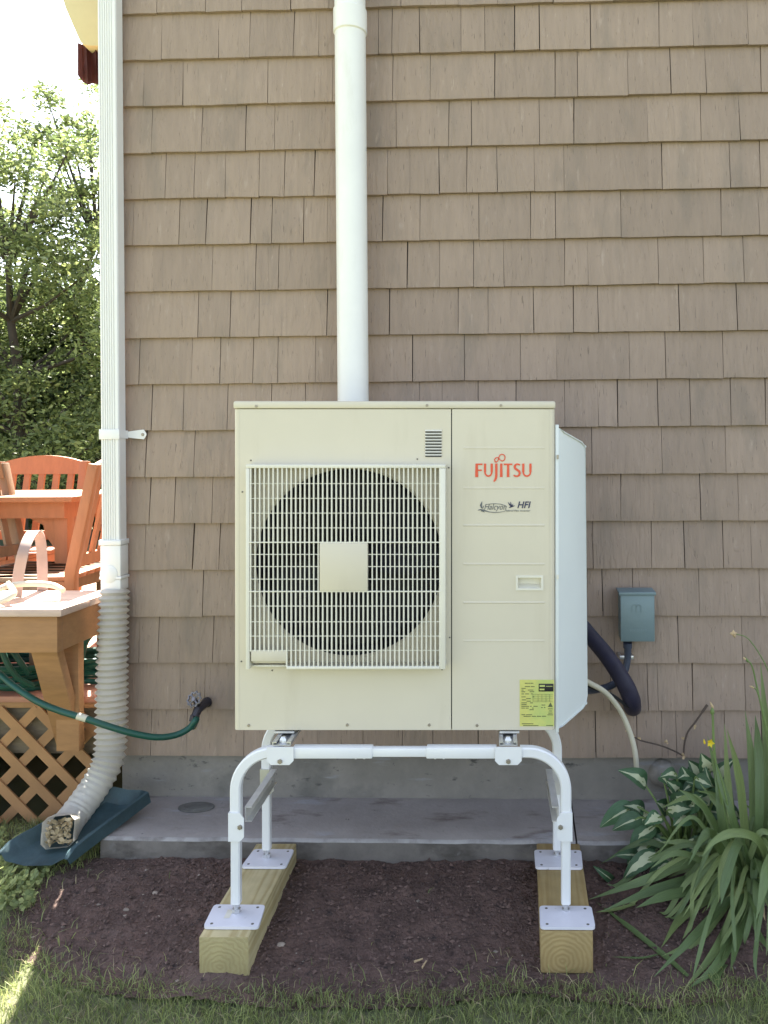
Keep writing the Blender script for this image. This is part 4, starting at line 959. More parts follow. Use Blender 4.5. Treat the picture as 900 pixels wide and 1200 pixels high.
# ------------------------------------------------------------------ deck furniture
def make_chair(mat, label, group, loc, rotz):
    t = thing('deck_chair', label, 'chair', loc, rotz, group); w2, dp, sh, H = .25, .44, .44, .92
    for i in range(6):
        b = MB(); x = -w2 + i * (2 * w2 + .005) / 6; b.box(x, x + .076, -.02, dp, sh - .02, sh, .003); bl_(b, 'seat_slat', mat, t)
    b = MB(); b.box(-w2 + .01, w2 - .01, -.005, .015, sh - .085, sh - .021); b.box(-w2 + .002, -w2 + .022, .016, dp - .02, sh - .085, sh - .021); b.box(w2 - .022, w2 - .002, .016, dp - .02, sh - .085, sh - .021); bl_(b, 'seat_frame', mat, t)
    for s_ in (-1, 1):
        b = MB(); b.box(s_ * (w2 - .022) - .022, s_ * (w2 - .022) + .022, -.015, .028, 0, sh - .0205, .003); bl_(b, 'front_leg', mat, t)
        b = MB(); poly = [(dp - .012, 0), (dp + .03, 0), (dp + .03, sh), (dp + .13, H - .005), (dp + .09, H), (dp - .012, sh + .02)]
        b.prism([(s_ * (w2 - .0) - .022, y_, z_) for y_, z_ in poly], (.044, 0, 0), .003); bl_(b, 'back_post', mat, t)
    yo = lambda z_: dp + .005 + .105 * max(0, (z_ - sh) / (H - sh))
    b = MB(); top = []; n = 10
    for i in range(n + 1):
        x = -w2 + .024 + (2 * w2 - .048) * i / n; top.append((x, H + .034 * (1 - ((i / n - .5) * 2) ** 2)))
    poly = [(x, z_) for x, z_ in top] + [(w2 - .024, H - .075), (-w2 + .024, H - .075)]
    b.prism([(x, yo(z_) - .012, z_) for x, z_ in poly], (0, .026, 0)); bl_(b, 'top_rail', mat, t)
    b = MB(); b.bar((-w2 + .023, yo(sh + .06), sh + .06), (w2 - .023, yo(sh + .06), sh + .06), .05, .024, side=(0, 0, 1)); bl_(b, 'lower_rail', mat, t)
    for i in range(5):
        x = -w2 + .075 + i * (2 * w2 - .15) / 4; b = MB(); b.bar((x, yo(sh + .083), sh + .083), (x, yo(H - .074), H - .074), .036, .014, side=(1, 0, 0)); bl_(b, 'back_slat', mat, t)
    b = MB(); b.box(-w2 + .023, w2 - .023, .2, .222, .18, .215); b.box(-w2 - .012, -w2 + .012, .029, dp - .021, .17, .21); b.box(w2 - .012, w2 + .012, .029, dp - .021, .17, .21); bl_(b, 'stretcher', mat, t)
    return t
# chair on the right, turned to the table: its back posts run away from the viewer
near = W(84, 640, 3.45)
G = 'chairs round the deck table'
make_chair(M['chair'], 'orange wooden chair seen from its slatted back beside the downspout', G, (near.x - .467, near.y + .203, DKZ), R(-85))
fc = W(52, 560, 4.72); make_chair(M['chair'], 'orange wooden chair with arched top rail behind the table', G, (fc.x - .02, fc.y - .55, DKZ), R(-2))
lc = W(-62, 655, 3.42); make_chair(M['brown_chair'], 'brown wooden chair cut off at the left edge of the photo', G, (lc.x + .40, lc.y + .25, DKZ), R(90 - 6))
tr_ = W(84, 582, 3.78); tzt = tr_.z
tb = thing('deck_table', 'orange wooden table with a pale sunlit top on the deck', 'table', (tr_.x - .5, tr_.y + .35, DKZ))
for i in range(6):
    b = MB(); yy = tr_.y + i * .118; b.box(tr_.x - 1.05, tr_.x, yy, yy + .113, tzt - .026, tzt, .003); b.build('top_board', M['chair'], tb)
b = MB(); b.box(tr_.x - .97, tr_.x - .07, tr_.y + .06, tr_.y + .085, tzt - .105, tzt - .0265); b.box(tr_.x - .095, tr_.x - .07, tr_.y + .086, tr_.y + .62, tzt - .105, tzt - .0265); b.build('apron', M['chair'], tb)
for x_ in (tr_.x - .135, tr_.x - .98):
    for y_ in (tr_.y + .086, tr_.y + .56):
        b = MB(); b.box(x_, x_ + .064, y_, y_ + .064, DKZ, tzt - .027, .003); b.build('leg', M['chair'], tb)
        b = MB(); s_ = -1 if x_ > tr_.x - .5 else 1; xo = x_ if s_ < 0 else x_ + .064
        b.prism([(xo, y_ + .012, tzt - .106), (xo + s_ * .13, y_ + .012, tzt - .106), (xo + s_ * .06, y_ + .012, tzt - .14), (xo + s_ * .05, y_ + .012, tzt - .19), (xo, y_ + .012, tzt - .26)], (0, .03, 0)); b.build('corner_bracket', M['chair'], tb)
b = MB(); b.box(tr_.x - .915, tr_.x - .136, tr_.y + .33, tr_.y + .38, DKZ + .14, DKZ + .2); b.build('stretcher', M['chair'], tb)

# ================================================================== TREES
def leaf_cloud(clumps, size, n_per, seed, flat=.6):
    rg = np.random.default_rng(seed); vs = []; 
    for (c, r_, dens) in clumps:
        n = int(n_per * dens); d = rg.normal(size=(n, 3)) * np.array(r_) * .5 + np.array(c); vs.append(d)
    P = np.concatenate(vs); n = len(P)
    u = rg.normal(size=(n, 3)); u[:, 2] *= flat; u /= np.linalg.norm(u, axis=1)[:, None]
    v = rg.normal(size=(n, 3)); v -= u * (v * u).sum(1)[:, None]; v /= np.linalg.norm(v, axis=1)[:, None]
    s_ = size * rg.uniform(.6, 1.35, n)[:, None]
    Q = np.stack([P - u * s_, P + v * s_ * .42 + u * s_ * .1, P + u * s_, P - v * s_ * .42 + u * s_ * .1], 1).reshape(-1, 3)
    return Q, np.arange(4 * n).reshape(-1, 4)
def quads(name, Q, Fc, mat, parent=None):
    me = bpy.data.meshes.new(name); me.vertices.add(len(Q)); me.vertices.foreach_set('co', Q.astype(np.float32).ravel())
    me.loops.add(Fc.size); me.loops.foreach_set('vertex_index', Fc.astype(np.int32).ravel()); me.polygons.add(len(Fc)); me.polygons.foreach_set('loop_start', np.arange(0, Fc.size, Fc.shape[1], dtype=np.int32))
    me.update(calc_edges=True); me.validate(); return link(name, me, mat, parent, smooth=None)
def tree(px, d, top, cw, mat, label, group, seed, n_per=230, nclump=60, low=.15, size=.055, name='broadleaf_tree', sparse=True, trunk=.09):
    rng = random.Random(seed); base = W(px, 528, d); base.z = -.01
    t = thing(name, label, 'tree', base, 0, group); b = MB()
    tp_ = [(base.x, base.y, -.05)]; 
    for i in range(1, 7): tp_.append((base.x + rng.uniform(-.12, .12) * i * .4, base.y + rng.uniform(-.1, .1) * i * .3, top * .8 * i / 6))
    b.tube(tp_, [trunk * (1 - .13 * i) for i in range(7)], 9)
    cl = []
    for i in range(nclump):
        f = (i + .5) / nclump; z = top * (low + (1 - low) * f ** .85); rr_ = cw * math.sqrt(max(.05, 1 - abs((f - .40) / .66) ** 2.2)) * math.sqrt(rng.uniform(.05, 1)); a = rng.uniform(0, 2 * math.pi)
        c = (base.x + rr_ * math.cos(a), base.y + rr_ * math.sin(a) * .8, z); s_ = rng.uniform(.35, .62) * (1 - .35 * f if sparse else 1) * cw / 1.6
        dn = rng.uniform(.5, 1.3) * (1 - .55 * f if sparse else 1.0)
        cl.append((c, (s_, s_, s_ * .6), dn))
        if i % 2 == 0:
            k = min(5, max(1, int(z / (top * .8) * 6 - .6))); s0 = Vector(tp_[k]); e = Vector(c); m_ = s0.lerp(e, .5) + Vector((0, 0, -.08)); b.tube([s0, m_, e], [trunk * .38, trunk * .22, trunk * .07], 6)
    b.build('trunk', M['bark'], t)
    Q, Fc = leaf_cloud(cl, size, n_per, seed); quads('crown', Q, Fc, mat, t)
TG = 'trees behind the deck'
tree(24, 12.5, 6.7, 1.75, M['leaf_a'], 'tall loose leafy tree with a dark trunk at the left edge', TG, 3, 400, 90, size=.05, trunk=.12)
tree(100, 13.6, 7.6, 1.35, M['leaf_a'], 'slender yellow green tree close beside the downspout', TG, 5, 300, 74, size=.05)
tree(-120, 13.2, 7.2, 2.0, M['leaf_a'], 'leafy tree at the outer left, mostly outside the frame', TG, 11, 400, 70, size=.052)
tree(70, 15.4, 4.4, 2.0, M['leaf_b'], 'dense dark green bush filling the gap under the loose trees', TG, 13, 520, 90, low=.05, name='dark_shrub', sparse=False, size=.085)
tree(-50, 15.8, 4.2, 2.1, M['leaf_b'], 'dense dark green bush behind the left tree trunk', TG, 17, 480, 80, low=.05, name='dark_shrub', sparse=False, size=.085)
tree(180, 16.0, 4.2, 2.0, M['leaf_b'], 'dense dark green bush half hidden by the house corner', TG, 19, 480, 80, low=.05, name='dark_shrub', sparse=False, size=.085)

# ================================================================== GRASS, CLODS
rg = np.random.default_rng(4)
def blades(name, mat, pts, hmin, hmax, wd, lean=.5):
    n = len(pts); P = np.array(pts); a = rg.uniform(0, 2 * np.pi, n); h = rg.uniform(hmin, hmax, n); l = rg.uniform(.1, lean, n) * h; az2 = rg.uniform(0, 2 * np.pi, n)
    sx = np.stack([np.cos(a), np.sin(a), np.zeros(n)], 1) * (wd * rg.uniform(.6, 1.3, n))[:, None]; ld = np.stack([np.cos(az2) * l, np.sin(az2) * l, np.zeros(n)], 1); up_ = np.zeros((n, 3)); up_[:, 2] = h
    m1 = P + ld * .3 + up_ * .55; tp = P + ld + up_ * np.array([1.0]) - np.stack([np.zeros(n), np.zeros(n), l * .25], 1)
    Q = np.stack([P - sx, P + sx, m1 + sx * .8, m1 - sx * .8, tp + sx * .12, tp - sx * .12], 1).reshape(-1, 3)
    base = (np.arange(n) * 6)[:, None]; Fc = np.concatenate([base + np.array([0, 1, 2, 3]), base + np.array([3, 2, 4, 5])], 0)
    return stuff(quads(name, Q, Fc, mat))
pts = []; dry = []
rr = random.Random(21)
while len(pts) < 75000:
    x = rr.uniform(-2.6, 2.2); y = rr.uniform(-1.6, -.03)
    if in_dirt(x, y, .035): 
        if rr.random() < (.10 if edge_d(x, y) < .05 else .02 if edge_d(x, y) < .11 else .0008) and x < 1.9 and y < LF - .12: (dry if rr.random() < .25 else pts).append((x, y, hgt(x, y) + .006))
        continue
    if x > ledge_x0 - .02 and y > LF - .03: continue
    cl_n = noise.noise(Vector((x * 7, y * 7, 1)))
    if rr.random() > .75 + .5 * cl_n: continue
    (dry if rr.random() < .05 else pts).append((x, y, hgt(x, y)))
blades('grass', M['grass'], pts, .014, .046, .0013, 1.3)
blades('dry_grass', M['straw'], dry, .015, .05, .0012, 1.6)
# clover leaves at the left of the bed
b = MB()
for i in range(300):
    p = on_g(rr.uniform(0, 62), rr.uniform(985, 1075)); 
    if in_poly(p.x, p.y) or (p.x > ledge_x0 and p.y > LF): continue
    h_ = rr.uniform(.02, .05); a0 = rr.uniform(0, 6.28)
    ti, tj = rr.uniform(-.7, .7), rr.uniform(-.9, .3); sz_ = rr.uniform(.6, 1.2)
    for k in range(3):
        a = a0 + k * 2.09; c = Vector((p.x, p.y, p.z + h_)); d_ = Vector((math.cos(a), math.sin(a), .1 + ti * math.cos(a) - tj * math.sin(a))) * .011 * sz_; s_ = Vector((-math.sin(a), math.cos(a), -ti * math.sin(a) - tj * math.cos(a))) * .008 * sz_
        b.face([c, c + d_ * .6 + s_, c + d_ * 1.25, c + d_ * .6 - s_])
stuff(b.build('clover', M['grass'], fixn=False, smooth=None))
b = MB(); b2 = MB()
for i in range(12000):
    x = rr.uniform(-1.7, 1.6); y = rr.uniform(-1.05, -.3)
    if not in_dirt(x, y, .045): continue
    pale = rr.random() < .035; s_ = rr.choice((.002, .003, .003, .004, .005, .006, .009)) * (1 if not pale else rr.uniform(.4, .9)); c = Vector((x, y, dz(x, y) + s_ * .25)); bb2 = b2 if pale else b
    ax = [Vector((rr.uniform(.6, 1.3), 0, 0)), Vector((0, rr.uniform(.6, 1.3), 0)), Vector((0, 0, rr.uniform(.35, .9 if not pale else .35)))]
    q = [c + ax[0] * s_, c + ax[1] * s_, c - ax[0] * s_, c - ax[1] * s_]; t_ = c + ax[2] * s_ + Vector((rr.uniform(-.3, .3) * s_, rr.uniform(-.3, .3) * s_, 0))
    for k in range(4): bb2.face([q[k], q[(k + 1) % 4], t_])
stuff(b.build('soil_clods', M['clod'], fixn=False, smooth=None)); stuff(b2.build('wood_chips', M['chip'], fixn=False, smooth=None))
def stone(px, py, s_, mat, label, flat=.5, name='pebble'):
    p = on_g(px, py); b = MB(); bmesh.ops.create_icosphere(b.bm, subdivisions=2, radius=1); sd_ = rr.uniform(0, 99)
    for v in b.bm.verts:
        q = 1 + .35 * noise.noise(v.co * 1.4 + Vector((sd_, 0, 0))); v.co = Vector((v.co.x * s_ * q, v.co.y * s_ * .7 * q, v.co.z * s_ * flat * q)) + Vector((p.x, p.y, dz(p.x, p.y) + s_ * flat * .4))
    solo(b.build(name, M[mat], smooth=R(40)), label, name)
stone(182, 1051, .011, 'chip', 'pale flat pebble on the dirt left of the stand')
stone(148, 1069, .010, 'chip', 'grey pebble on the dirt below the pale flat pebble')
stone(108, 1047, .016, 'clod', 'brown clod on the dirt near the splash block', .6, 'clod')
stone(329, 1117, .013, 'chip', 'grey pebble near the pale timber block front end')
stone(456, 1000, .012, 'chip', 'tan pebble at the foot of the ledge between the blocks', .7)
for px, py, a, lb in ((490, 1131, .3, 'first'), (497, 1136, 1.2, 'second')):
    p = on_g(px, py); b = MB(); d_ = Vector((math.cos(a), math.sin(a), 0)); b.bar(Vector((p.x, p.y, dz(p.x, p.y) + .003)) - d_ * .012, Vector((p.x, p.y, dz(p.x, p.y) + .008)) + d_ * .014, .006, .003, side=(0, 0, 1), wa2=.003)
    solo(b.build('wood_splinter', M['husk']), 'tan wood splinter on the dirt, ' + ('lying flat at the left of the pair' if lb == 'first' else 'pointing to the wall at the right of the pair'), 'wood splinter')

# ================================================================== PLANTS
def strap(parent, pts, wd, mat, nh=None, seed=0, n=6, name='leaf', taper_base=True):
    rg_ = random.Random(seed); c = crv(pts, n); m = len(c); b = MB(); V = []
    nh = Vector(nh) if nh is not None else Vector((rg_.uniform(-.5, .3), -1, rg_.uniform(.2, .9)))
    for i, p in enumerate(c):
        t = i / (m - 1); tg = (c[min(i + 1, m - 1)] - c[max(i - 1, 0)]).normalized(); sv = tg.cross(nh); sv = sv.normalized() if sv.length > 1e-3 else Vector((1, 0, 0)); nv = sv.cross(tg).normalized()
        if nv.dot(nh) < 0: nv = -nv
        w_ = wd * (.55 + .45 * min(1, t * 3) if taper_base else 1) * min(1, (1 - t) * 3.2 + .03) / 2
        V.append([b.bm.verts.new(p - sv * w_ + nv * w_ * .28), b.bm.verts.new(p - nv * w_ * .1), b.bm.verts.new(p + sv * w_ + nv * w_ * .28)])
    uvl = b.bm.loops.layers.uv.new('UVMap'); so_ = rg_.uniform(0, 40)
    for i in range(m - 1):
        for k in range(2):
            f = b.bm.faces.new((V[i][k], V[i][k + 1], V[i + 1][k + 1], V[i + 1][k]))
            for lp, (u_, v_) in zip(f.loops, ((k, i), (k + 1, i), (k + 1, i + 1), (k, i + 1))): lp[uvl].uv = (u_ / 2 + so_, v_ / (m - 1) * 4 + so_)
    return b.build(name, mat, parent, smooth=R(60), fixn=False)
gb = on_g(872, 1046)
lily = thing('daylily', 'large clump of long strap leaves at the right edge by the wall', 'plant', (gb.x, gb.y, hgt(gb.x, gb.y)))
BD = 2.66
pw2 = lambda lst: [W(*q) for q in lst]
px2m = lambda px, d: px * d / F
key = [
 # (points px,py,depth), width px
 ([(866, 1038, BD), (860, 985, BD), (853, 925, BD + .02), (849, 848, BD + .05)], 11),
 ([(876, 1036, BD), (873, 975, BD), (866, 910, BD), (852, 855, BD)], 11),
 ([(880, 1036, BD), (882, 960, BD + .02), (880, 890, BD + .05), (873, 833, BD + .08)], 12),
 ([(884, 1034, BD), (890, 950, BD), (889, 880, BD + .04), (885, 838, BD + .06)], 12),
 ([(888, 1034, BD), (898, 940, BD + .02), (898, 860, BD + .06), (891, 775, BD + .1)], 11),
 ([(892, 1034, BD), (908, 930, BD), (912, 850, BD), (905, 790, BD)], 12),
 ([(862, 1040, BD), (852, 975, BD + .04), (842, 920, BD + .08), (829, 862, BD + .1)], 11),
 ([(860, 1040, BD), (850, 990, BD - .04), (844, 950, BD - .04), (838, 905, BD)], 10),
 ([(870, 1036, BD), (862, 970, BD - .1), (846, 920, BD - .08), (838, 890, BD - .05)], 9),
 ([(893, 1040, BD), (897, 1005, BD - .12), (885, 982, BD - .2), (860, 976, BD - .25), (838, 985, BD - .28), (822, 1004, BD - .3)], 10),
 ([(868, 1040, BD), (845, 1062, BD - .12), (812, 1098, BD - .3), (766, 1145, BD - .42)], 10),
 ([(868, 1044, BD), (842, 1072, BD - .14), (815, 1105, BD - .24), (776, 1124, BD - .30)], 10),
 ([(872, 1040, BD), (871, 1062, BD - .1), (864, 1098, BD - .25), (856, 1138, BD - .38)], 12),
 ([(872, 1046, BD), (858, 1078, BD - .14), (836, 1120, BD - .3), (800, 1162, BD - .43)], 9),
 ([(876, 1048, BD), (862, 1090, BD - .18), (842, 1132, BD - .34), (806, 1160, BD - .42)], 11),
 ([(884, 1046, BD), (872, 1080, BD - .16), (850, 1120, BD - .3), (846, 1130, BD - .34)], 10),
 ([(868, 1042, BD), (840, 1050, BD - .05), (800, 1078, BD - .14), (775, 1118, BD - .27)], 11),
 ([(862, 1038, BD), (820, 1030, BD - .02), (770, 1042, BD - .1), (705, 1068, BD - .18)], 12),
 ([(862, 1038, BD), (825, 1042, BD - .06), (780, 1050, BD - .14), (745, 1064, BD - .19)], 12),
 ([(860, 1036, BD), (810, 1012, BD - .02), (760, 1030, BD - .06), (690, 1056, BD - .06)], 12),
 ([(860, 1036, BD), (838, 1000, BD), (802, 988, BD), (772, 987, BD)], 9),
 ([(858, 1036, BD), (820, 1008, BD - .05), (790, 1000, BD - .08), (762, 1018, BD - .1)], 8),
 ([(866, 1036, BD), (848, 1005, BD - .1), (830, 1025, BD - .2), (800, 1075, BD - .28)], 8),
 ([(876, 1036, BD), (862, 990, BD - .15), (846, 1015, BD - .22), (842, 1058, BD - .3)], 9),
 ([(880, 1036, BD), (868, 985, BD - .18), (850, 1030, BD - .3), (845, 1060, BD - .34)], 11),
 ([(898, 1030, BD - .05), (910, 1000, BD - .2), (900, 1020, BD - .34), (886, 1078, BD - .42)], 15),
 ([(905, 1035, BD - .05), (915, 1020, BD - .2), (905, 1060, BD - .34), (898, 1120, BD - .45)], 12),
 ([(880, 1060, BD - .06), (882, 1085, BD - .16), (892, 1108, BD - .24), (906, 1130, BD - .3)], 7),
 ([(862, 1032, BD), (835, 960, BD - .05), (812, 935, BD - .06), (795, 925, BD - .04)], 8),
 ([(864, 1032, BD), (850, 960, BD), (838, 940, BD), (820, 918, BD + .02)], 7),
]
def clampg(P_):
    for p in P_: p.z = max(p.z, dz(p.x, p.y) + .010)
    return P_
for i, (pp, wpx) in enumerate(key): strap(lily, clampg(pw2(pp)), px2m(wpx * .86, BD), M['lily'], None, i)
rq = random.Random(9)
for i in range(90):
    x0_ = rq.uniform(862, 905); a = rq.uniform(-1.2, 1.0); ln = rq.uniform(.25, .55); s0 = W(x0_, 1040, BD + rq.uniform(-.05, .1)); el = rq.uniform(.4, 1.35); az_ = rq.uniform(0, 6.28)
    d_ = Vector((math.cos(az_) * math.cos(el), math.sin(az_) * math.cos(el) * .8, math.sin(el))); e = Vector((math.cos(az_), math.sin(az_) * .8, 0))
    dr = rq.uniform(.1, .5) * ln
    P_ = [s0, s0 + d_ * ln * .4, s0 + d_ * ln * .72 - Vector((0, 0, dr * .15)), s0 + d_ * ln * .9 + e * ln * .15 - Vector((0, 0, dr))]
    if any(p.y > -.03 for p in P_): P_ = [Vector((p.x, min(p.y, -.03 - .02 * k), p.z)) for k, p in enumerate(P_)]
    for p in P_: p.z = max(p.z, dz(p.x, p.y) + .004)
    strap(lily, P_, rq.uniform(.013, .028), M['lily'], None, 100 + i)
for i in range(26):                              # thin leaves drooping to the front and the left
    x0_ = rq.uniform(855, 900); s0 = W(x0_, 1040, BD - .02); az_ = rq.uniform(math.pi * .95, math.pi * 1.75); ln = rq.uniform(.22, .46); e = Vector((math.cos(az_), math.sin(az_), 0)); hh = rq.uniform(.03, .16)
    P_ = clampg([s0, s0 + e * ln * .3 + Vector((0, 0, hh)), s0 + e * ln * .65 + Vector((rq.uniform(-.03, .03), 0, hh * .7)), s0 + e * ln * .9 + Vector((0, 0, hh * .1 - .03)), s0 + e * ln + Vector((0, 0, -.08))])
    strap(lily, P_, rq.uniform(.010, .018), M['lily'], None, 400 + i)
for i in range(10):
    x0_ = rq.uniform(862, 895); s0 = W(x0_, 1046, BD - .02); e = Vector((rq.uniform(-.12, .06), rq.uniform(-.14, 0), rq.uniform(-.02, .06))); P_ = [s0, s0 + e * .5 + Vector((0, 0, .02)), s0 + e]
    for p in P_: p.z = max(p.z, dz(p.x, p.y) + .003)
    strap(lily, P_, .018, M['husk' if i % 3 == 0 else 'lily_pale'], None, 300 + i, name='withered_leaf' if i % 3 == 0 else 'leaf')
# fallen leaf lying on the soil
def ground_leaf(pp, wpx, nm, label, mat='lily'):
    P_ = []
    for q in pp:
        p = on_g(*q); P_.append(Vector((p.x, p.y, dz(p.x, p.y) + .008)))
    o = strap(None, P_, px2m(wpx, 2.4), M[mat], (0, -.1, 1), 5); o.name = nm; solo(o, label, 'leaf')
ground_leaf([(806, 1152), (780, 1128), (740, 1096), (699, 1063)], 8, 'fallen_leaf', 'long green strap leaf lying on the dirt, pointing at the right base plate')
ground_leaf([(745, 1066), (722, 1074), (698, 1077)], 6, 'fallen_leaf', 'short dark green leaf lying beside the right timber block')
ground_leaf([(775, 1124), (752, 1129), (716, 1127)], 3, 'fallen_leaf', 'thin curled leaf tip lying on bare dirt below the plants')
ground_leaf([(850, 1135), (838, 1150), (842, 1164)], 13, 'fallen_leaf', 'broad broken leaf end lying at the edge of the lawn')
# flower stalks, buds and one yellow flower
def stalk(pp, rad, mat='stem'):
    b = MB(); c = crv(pw2(pp), 6); b.tube(c, [rad * (1 - .4 * i / len(c)) for i in range(len(c))], 6); return b.build('flower_stalk', M[mat], lily)
def bud(pt, vec, ln, rad, mat, parent, nm='bud'):
    a = Vector(pt); v = Vector(vec).normalized() * ln; b = MB(); b.tube([a, a + v * .25, a + v * .6, a + v], [rad * .5, rad, rad * .8, rad * .15], 8); return b.build(nm, M[mat], parent)
s1 = stalk([(868, 1036, BD), (850, 960, BD - .03), (838, 890, BD - .05), (835, 836, BD - .05)], .006)
bud(W(835, 838, BD - .05), (-.05, 0, 1), .028, .007, 'stem', s1); bud(W(836, 830, BD - .05), (-.5, 0, 1), .024, .004, 'husk', s1)
s2 = stalk([(890, 1034, BD), (905, 930, BD), (896, 850, BD + .03), (886, 800, BD + .05), (881, 780, BD + .05), (876, 774, BD + .05)], .004)
bud(W(877, 776, BD + .05), (-.5, 0, .8), .02, .0045, 'stem', s2); bud(W(874, 773, BD + .05), (-.6, 0, .5), .012, .004, 'husk', s2)
s3 = stalk([(896, 1034, BD), (905, 900, BD), (895, 840, BD + .01), (888, 812, BD + .02), (882, 804, BD + .02)], .004)
bud(W(884, 806, BD + .02), (-.8, 0, .3), .018, .004, 'husk', s3)
s4 = stalk([(900, 1034, BD), (925, 900, BD + .05), (905, 800, BD + .08), (880, 752, BD + .08), (860, 742, BD + .08)], .0028)
for k in range(4): bud(W(859 + k * .5, 743, BD + .08), (math.cos(k * 1.6), 0, .3 + math.sin(k * 1.6)), .014, .006, 'husk', s4, 'dried_flower')
s5 = stalk([(868, 1036, BD), (852, 940, BD - .1), (835, 880, BD - .12)], .003)
c5 = W(832, 870, BD - .12)
for k in range(5):
    a = k * 1.256; v = Vector((math.cos(a) * .7, -.6, math.sin(a) * .9)).normalized(); sd2 = v.cross(Vector((0, -1, 0))).normalized() * .005; b = MB(); b.face([c5, c5 + v * .008 + sd2, c5 + v * .017, c5 + v * .008 - sd2]); b.build('petal', M['petal'], s5, fixn=False)
bud(W(826, 872, BD - .12), (-.2, 0, 1), .016, .0035, 'petal', s5)

# hosta
hb = on_g(800, 1000)
ho = thing('hosta', 'variegated hosta with cream centred leaves in front of the ledge', 'plant', (hb.x, hb.y, hgt(hb.x, hb.y)))
def hosta_leaf(pt, base, tip, wd, nh=(-.2, -.75, .6), curl=.25, seed=0):
    rg_ = random.Random(seed); base = Vector(base); tip = Vector(tip); ax = tip - base; ln = ax.length; nh = Vector(nh) + Vector((rg_.uniform(-.3, .3), 0, rg_.uniform(-.2, .2))); sv = ax.cross(nh).normalized(); nv = sv.cross(ax).normalized()
    if nv.dot(nh) < 0: nv = -nv
    b = MB(); NU = 13; V = []; cw_ = rg_.choice((.12, .2, .3, .4, .55, .68))
    for i in range(NU):
        t = i / (NU - 1); w_ = wd / 2 * (math.sin(math.pi * min(1, t ** .72 * .97 + .02)) ** .8 + .01); row = []; arch = math.sin(math.pi * t) * curl * ln * .5
        sl_ = max(.03, cw_ * (1 - t) ** .5 * rg_.uniform(.7, 1.3)); sr_ = max(.03, cw_ * (1 - t) ** .5 * rg_.uniform(.7, 1.3))
        for j, s_ in enumerate((-1, -.68, -sl_, 0, sr_, .68, 1)):
            row.append(b.bm.verts.new(base + ax * t + sv * s_ * w_ + nv * (arch + abs(s_) ** 1.6 * w_ * .35 + .05 * w_ * math.sin(9 * t + j)) - nv * (t ** 3) * curl * ln * .4))
        V.append(row)
    uvl = b.bm.loops.layers.uv.new('UVMap')
    for i in range(NU - 1):
        for j in range(6):
            f = b.bm.faces.new((V[i][j], V[i][j + 1], V[i + 1][j + 1], V[i + 1][j]))
            if j in (2, 3): f.material_index = 1
            for lp, (u_, v_) in zip(f.loops, ((j, i), (j + 1, i), (j + 1, i + 1), (j, i + 1))): lp[uvl].uv = (u_ / 6 * 2 + seed, v_ / NU * 2)
    lf = b.build('leaf', [M['hosta'], M['hosta_cream']], ho, smooth=R(60), fixn=False)
    if pt is not None:
        b = MB(); c = crv([pt, Vector(pt).lerp(base, .5) + Vector((0, -.01, .02)), base, base + ax * .25 + nv * curl * ln * .3], 4); b.tube(c, [.0055 - .0035 * i / len(c) for i in range(len(c))], 6); b.build('petiole', M['stem'], lf)
HD = 2.78
hl = [((788, 982), (757, 921), (728, 902), 22), ((784, 980), (745, 945), (703, 968), 24), ((786, 984), (752, 958), (718, 972), 20), ((788, 986), (768, 968), (738, 990), 22), ((790, 990), (766, 984), (735, 1012), 26), ((792, 992), (770, 1000), (730, 1028), 20), ((795, 985), (780, 950), (770, 940), 20), ((796, 985), (790, 945), (806, 930), 20), ((795, 980), (800, 950), (828, 940), 22),
      ((800, 985), (812, 968), (840, 975), 22), ((797, 960), (797, 930), (782, 915), 16), ((815, 970), (812, 925), (800, 900), 24), ((815, 970), (822, 915), (808, 892), 22), ((820, 970), (832, 905), (822, 884), 22), ((822, 970), (842, 915), (858, 890), 18), ((820, 970), (818, 945), (838, 928), 22), ((815, 975), (806, 958), (790, 966), 22), ((800, 990), (792, 1002), (772, 1016), 24),
      ((798, 995), (786, 1012), (760, 1030), 22), ((802, 992), (812, 1000), (826, 1022), 22), ((795, 988), (782, 975), (758, 985), 22), ((790, 985), (775, 958), (756, 965), 18), ((820, 975), (828, 950), (848, 955), 24), ((812, 970), (800, 935), (786, 940), 20), ((826, 972), (836, 938), (850, 925), 20), ((818, 975), (826, 960), (842, 945), 22), ((806, 975), (816, 930), (834, 915), 20), ((803, 978), (810, 945), (822, 932), 22),
      ((800, 990), (780, 995), (752, 1008), 20), ((800, 985), (806, 985), (824, 1000), 22), ((735, 1040), (720, 1034), (697, 1016), 10), ((815, 970), (808, 910), (822, 905), 18), ((815, 970), (838, 925), (826, 900), 14)]
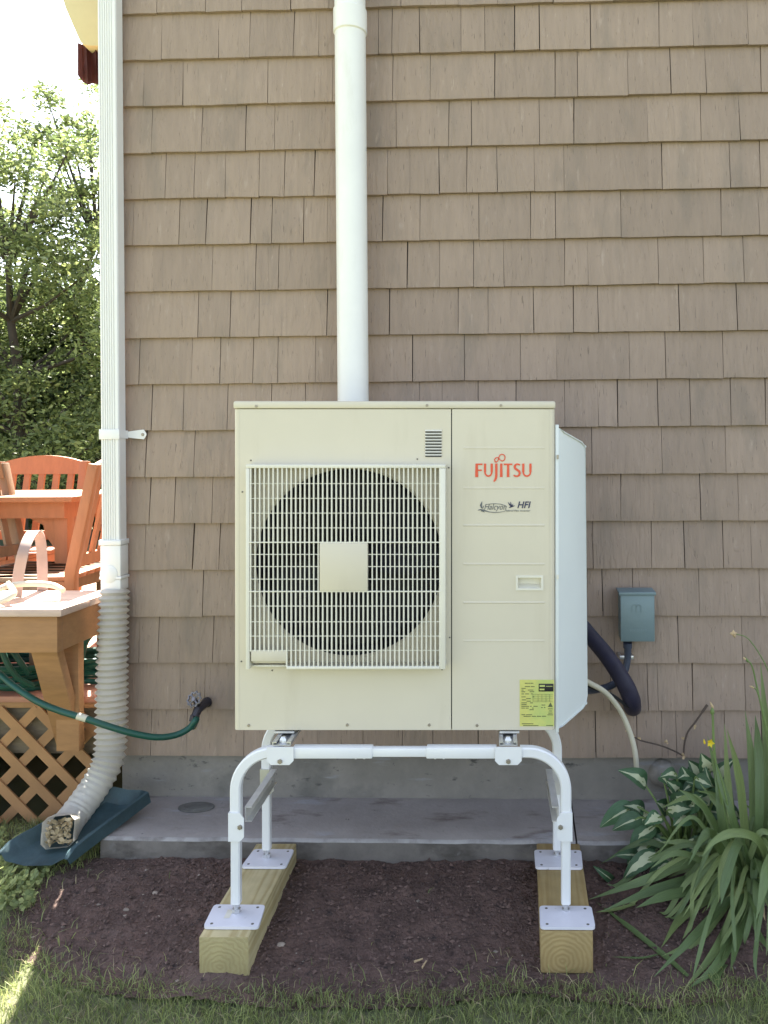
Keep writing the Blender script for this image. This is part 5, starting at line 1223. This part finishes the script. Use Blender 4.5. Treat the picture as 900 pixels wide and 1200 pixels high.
for i, (pt, bs, tp2, wpx) in enumerate(hl):
    dd = HD + .05 * math.sin(i * 2.3) + (.08 if bs[1] < 935 else 0) - (.05 if bs[1] > 995 else 0)
    hosta_leaf(W(*pt, HD), W(*bs, dd), W(*tp2, dd - .03), px2m(wpx, dd), curl=rq.uniform(.15, .4), seed=i)

for i in range(34):
    px_ = rq.uniform(748, 850); py_2 = rq.uniform(905, 1005) if px_ < 800 else rq.uniform(895, 980); dd = HD + rq.uniform(-.04, .12); a = rq.uniform(-.3, math.pi + .3); l_ = rq.uniform(16, 30)
    hosta_leaf(W(800 + (px_ - 800) * .4, 985, HD + .02), W(px_, py_2, dd), W(px_ - math.cos(a) * l_, py_2 + (math.sin(a) * .7 - .2) * l_, dd - .03), px2m(rq.uniform(11, 19), dd), curl=rq.uniform(.15, .5), seed=500 + i)
# vine twig with dried leaves
vt = thing('dry_twig', 'thin brown twig with dried leaves leaning on the bottom shingles', 'twig', on_y(800, 886, -.03))
b = MB(); VD = 3.06
b.tube(crv(pw2([(742, 863, VD), (752, 868, VD), (775, 874, VD), (792, 881, VD), (801, 886, VD)]), 5), .003, 6); b.tube(crv(pw2([(801, 888, VD), (802, 872, VD), (806, 858, VD), (815, 846, VD), (824, 833, VD), (829, 826, VD)]), 5), [.0035] * 20 + [.005] * 6, 6)
b.build('stem', M['twig'], vt)
for (px, py, s_) in ((749, 866, .014), (743, 862, .012), (781, 870, .018), (799, 866, .018), (813, 852, .020), (800, 886, .022), (733, 856, .010)):
    c = W(px, py, VD - .01); b = MB()
    for k in range(4):
        u = Vector((rr.uniform(-1, 1), rr.uniform(-.5, .5), rr.uniform(-1, 1))).normalized(); v = u.cross(Vector((rr.uniform(-.4, .4), -1, rr.uniform(-.4, .4)))).normalized(); f_ = s_ * .62
        b.face([c, c + u * f_ * .5 + v * f_ * .45 + Vector((0, -.003, 0)), c + u * f_, c + u * f_ * .45 - v * f_ * .35])
    b.build('dried_leaf', M['husk'], vt, fixn=False)
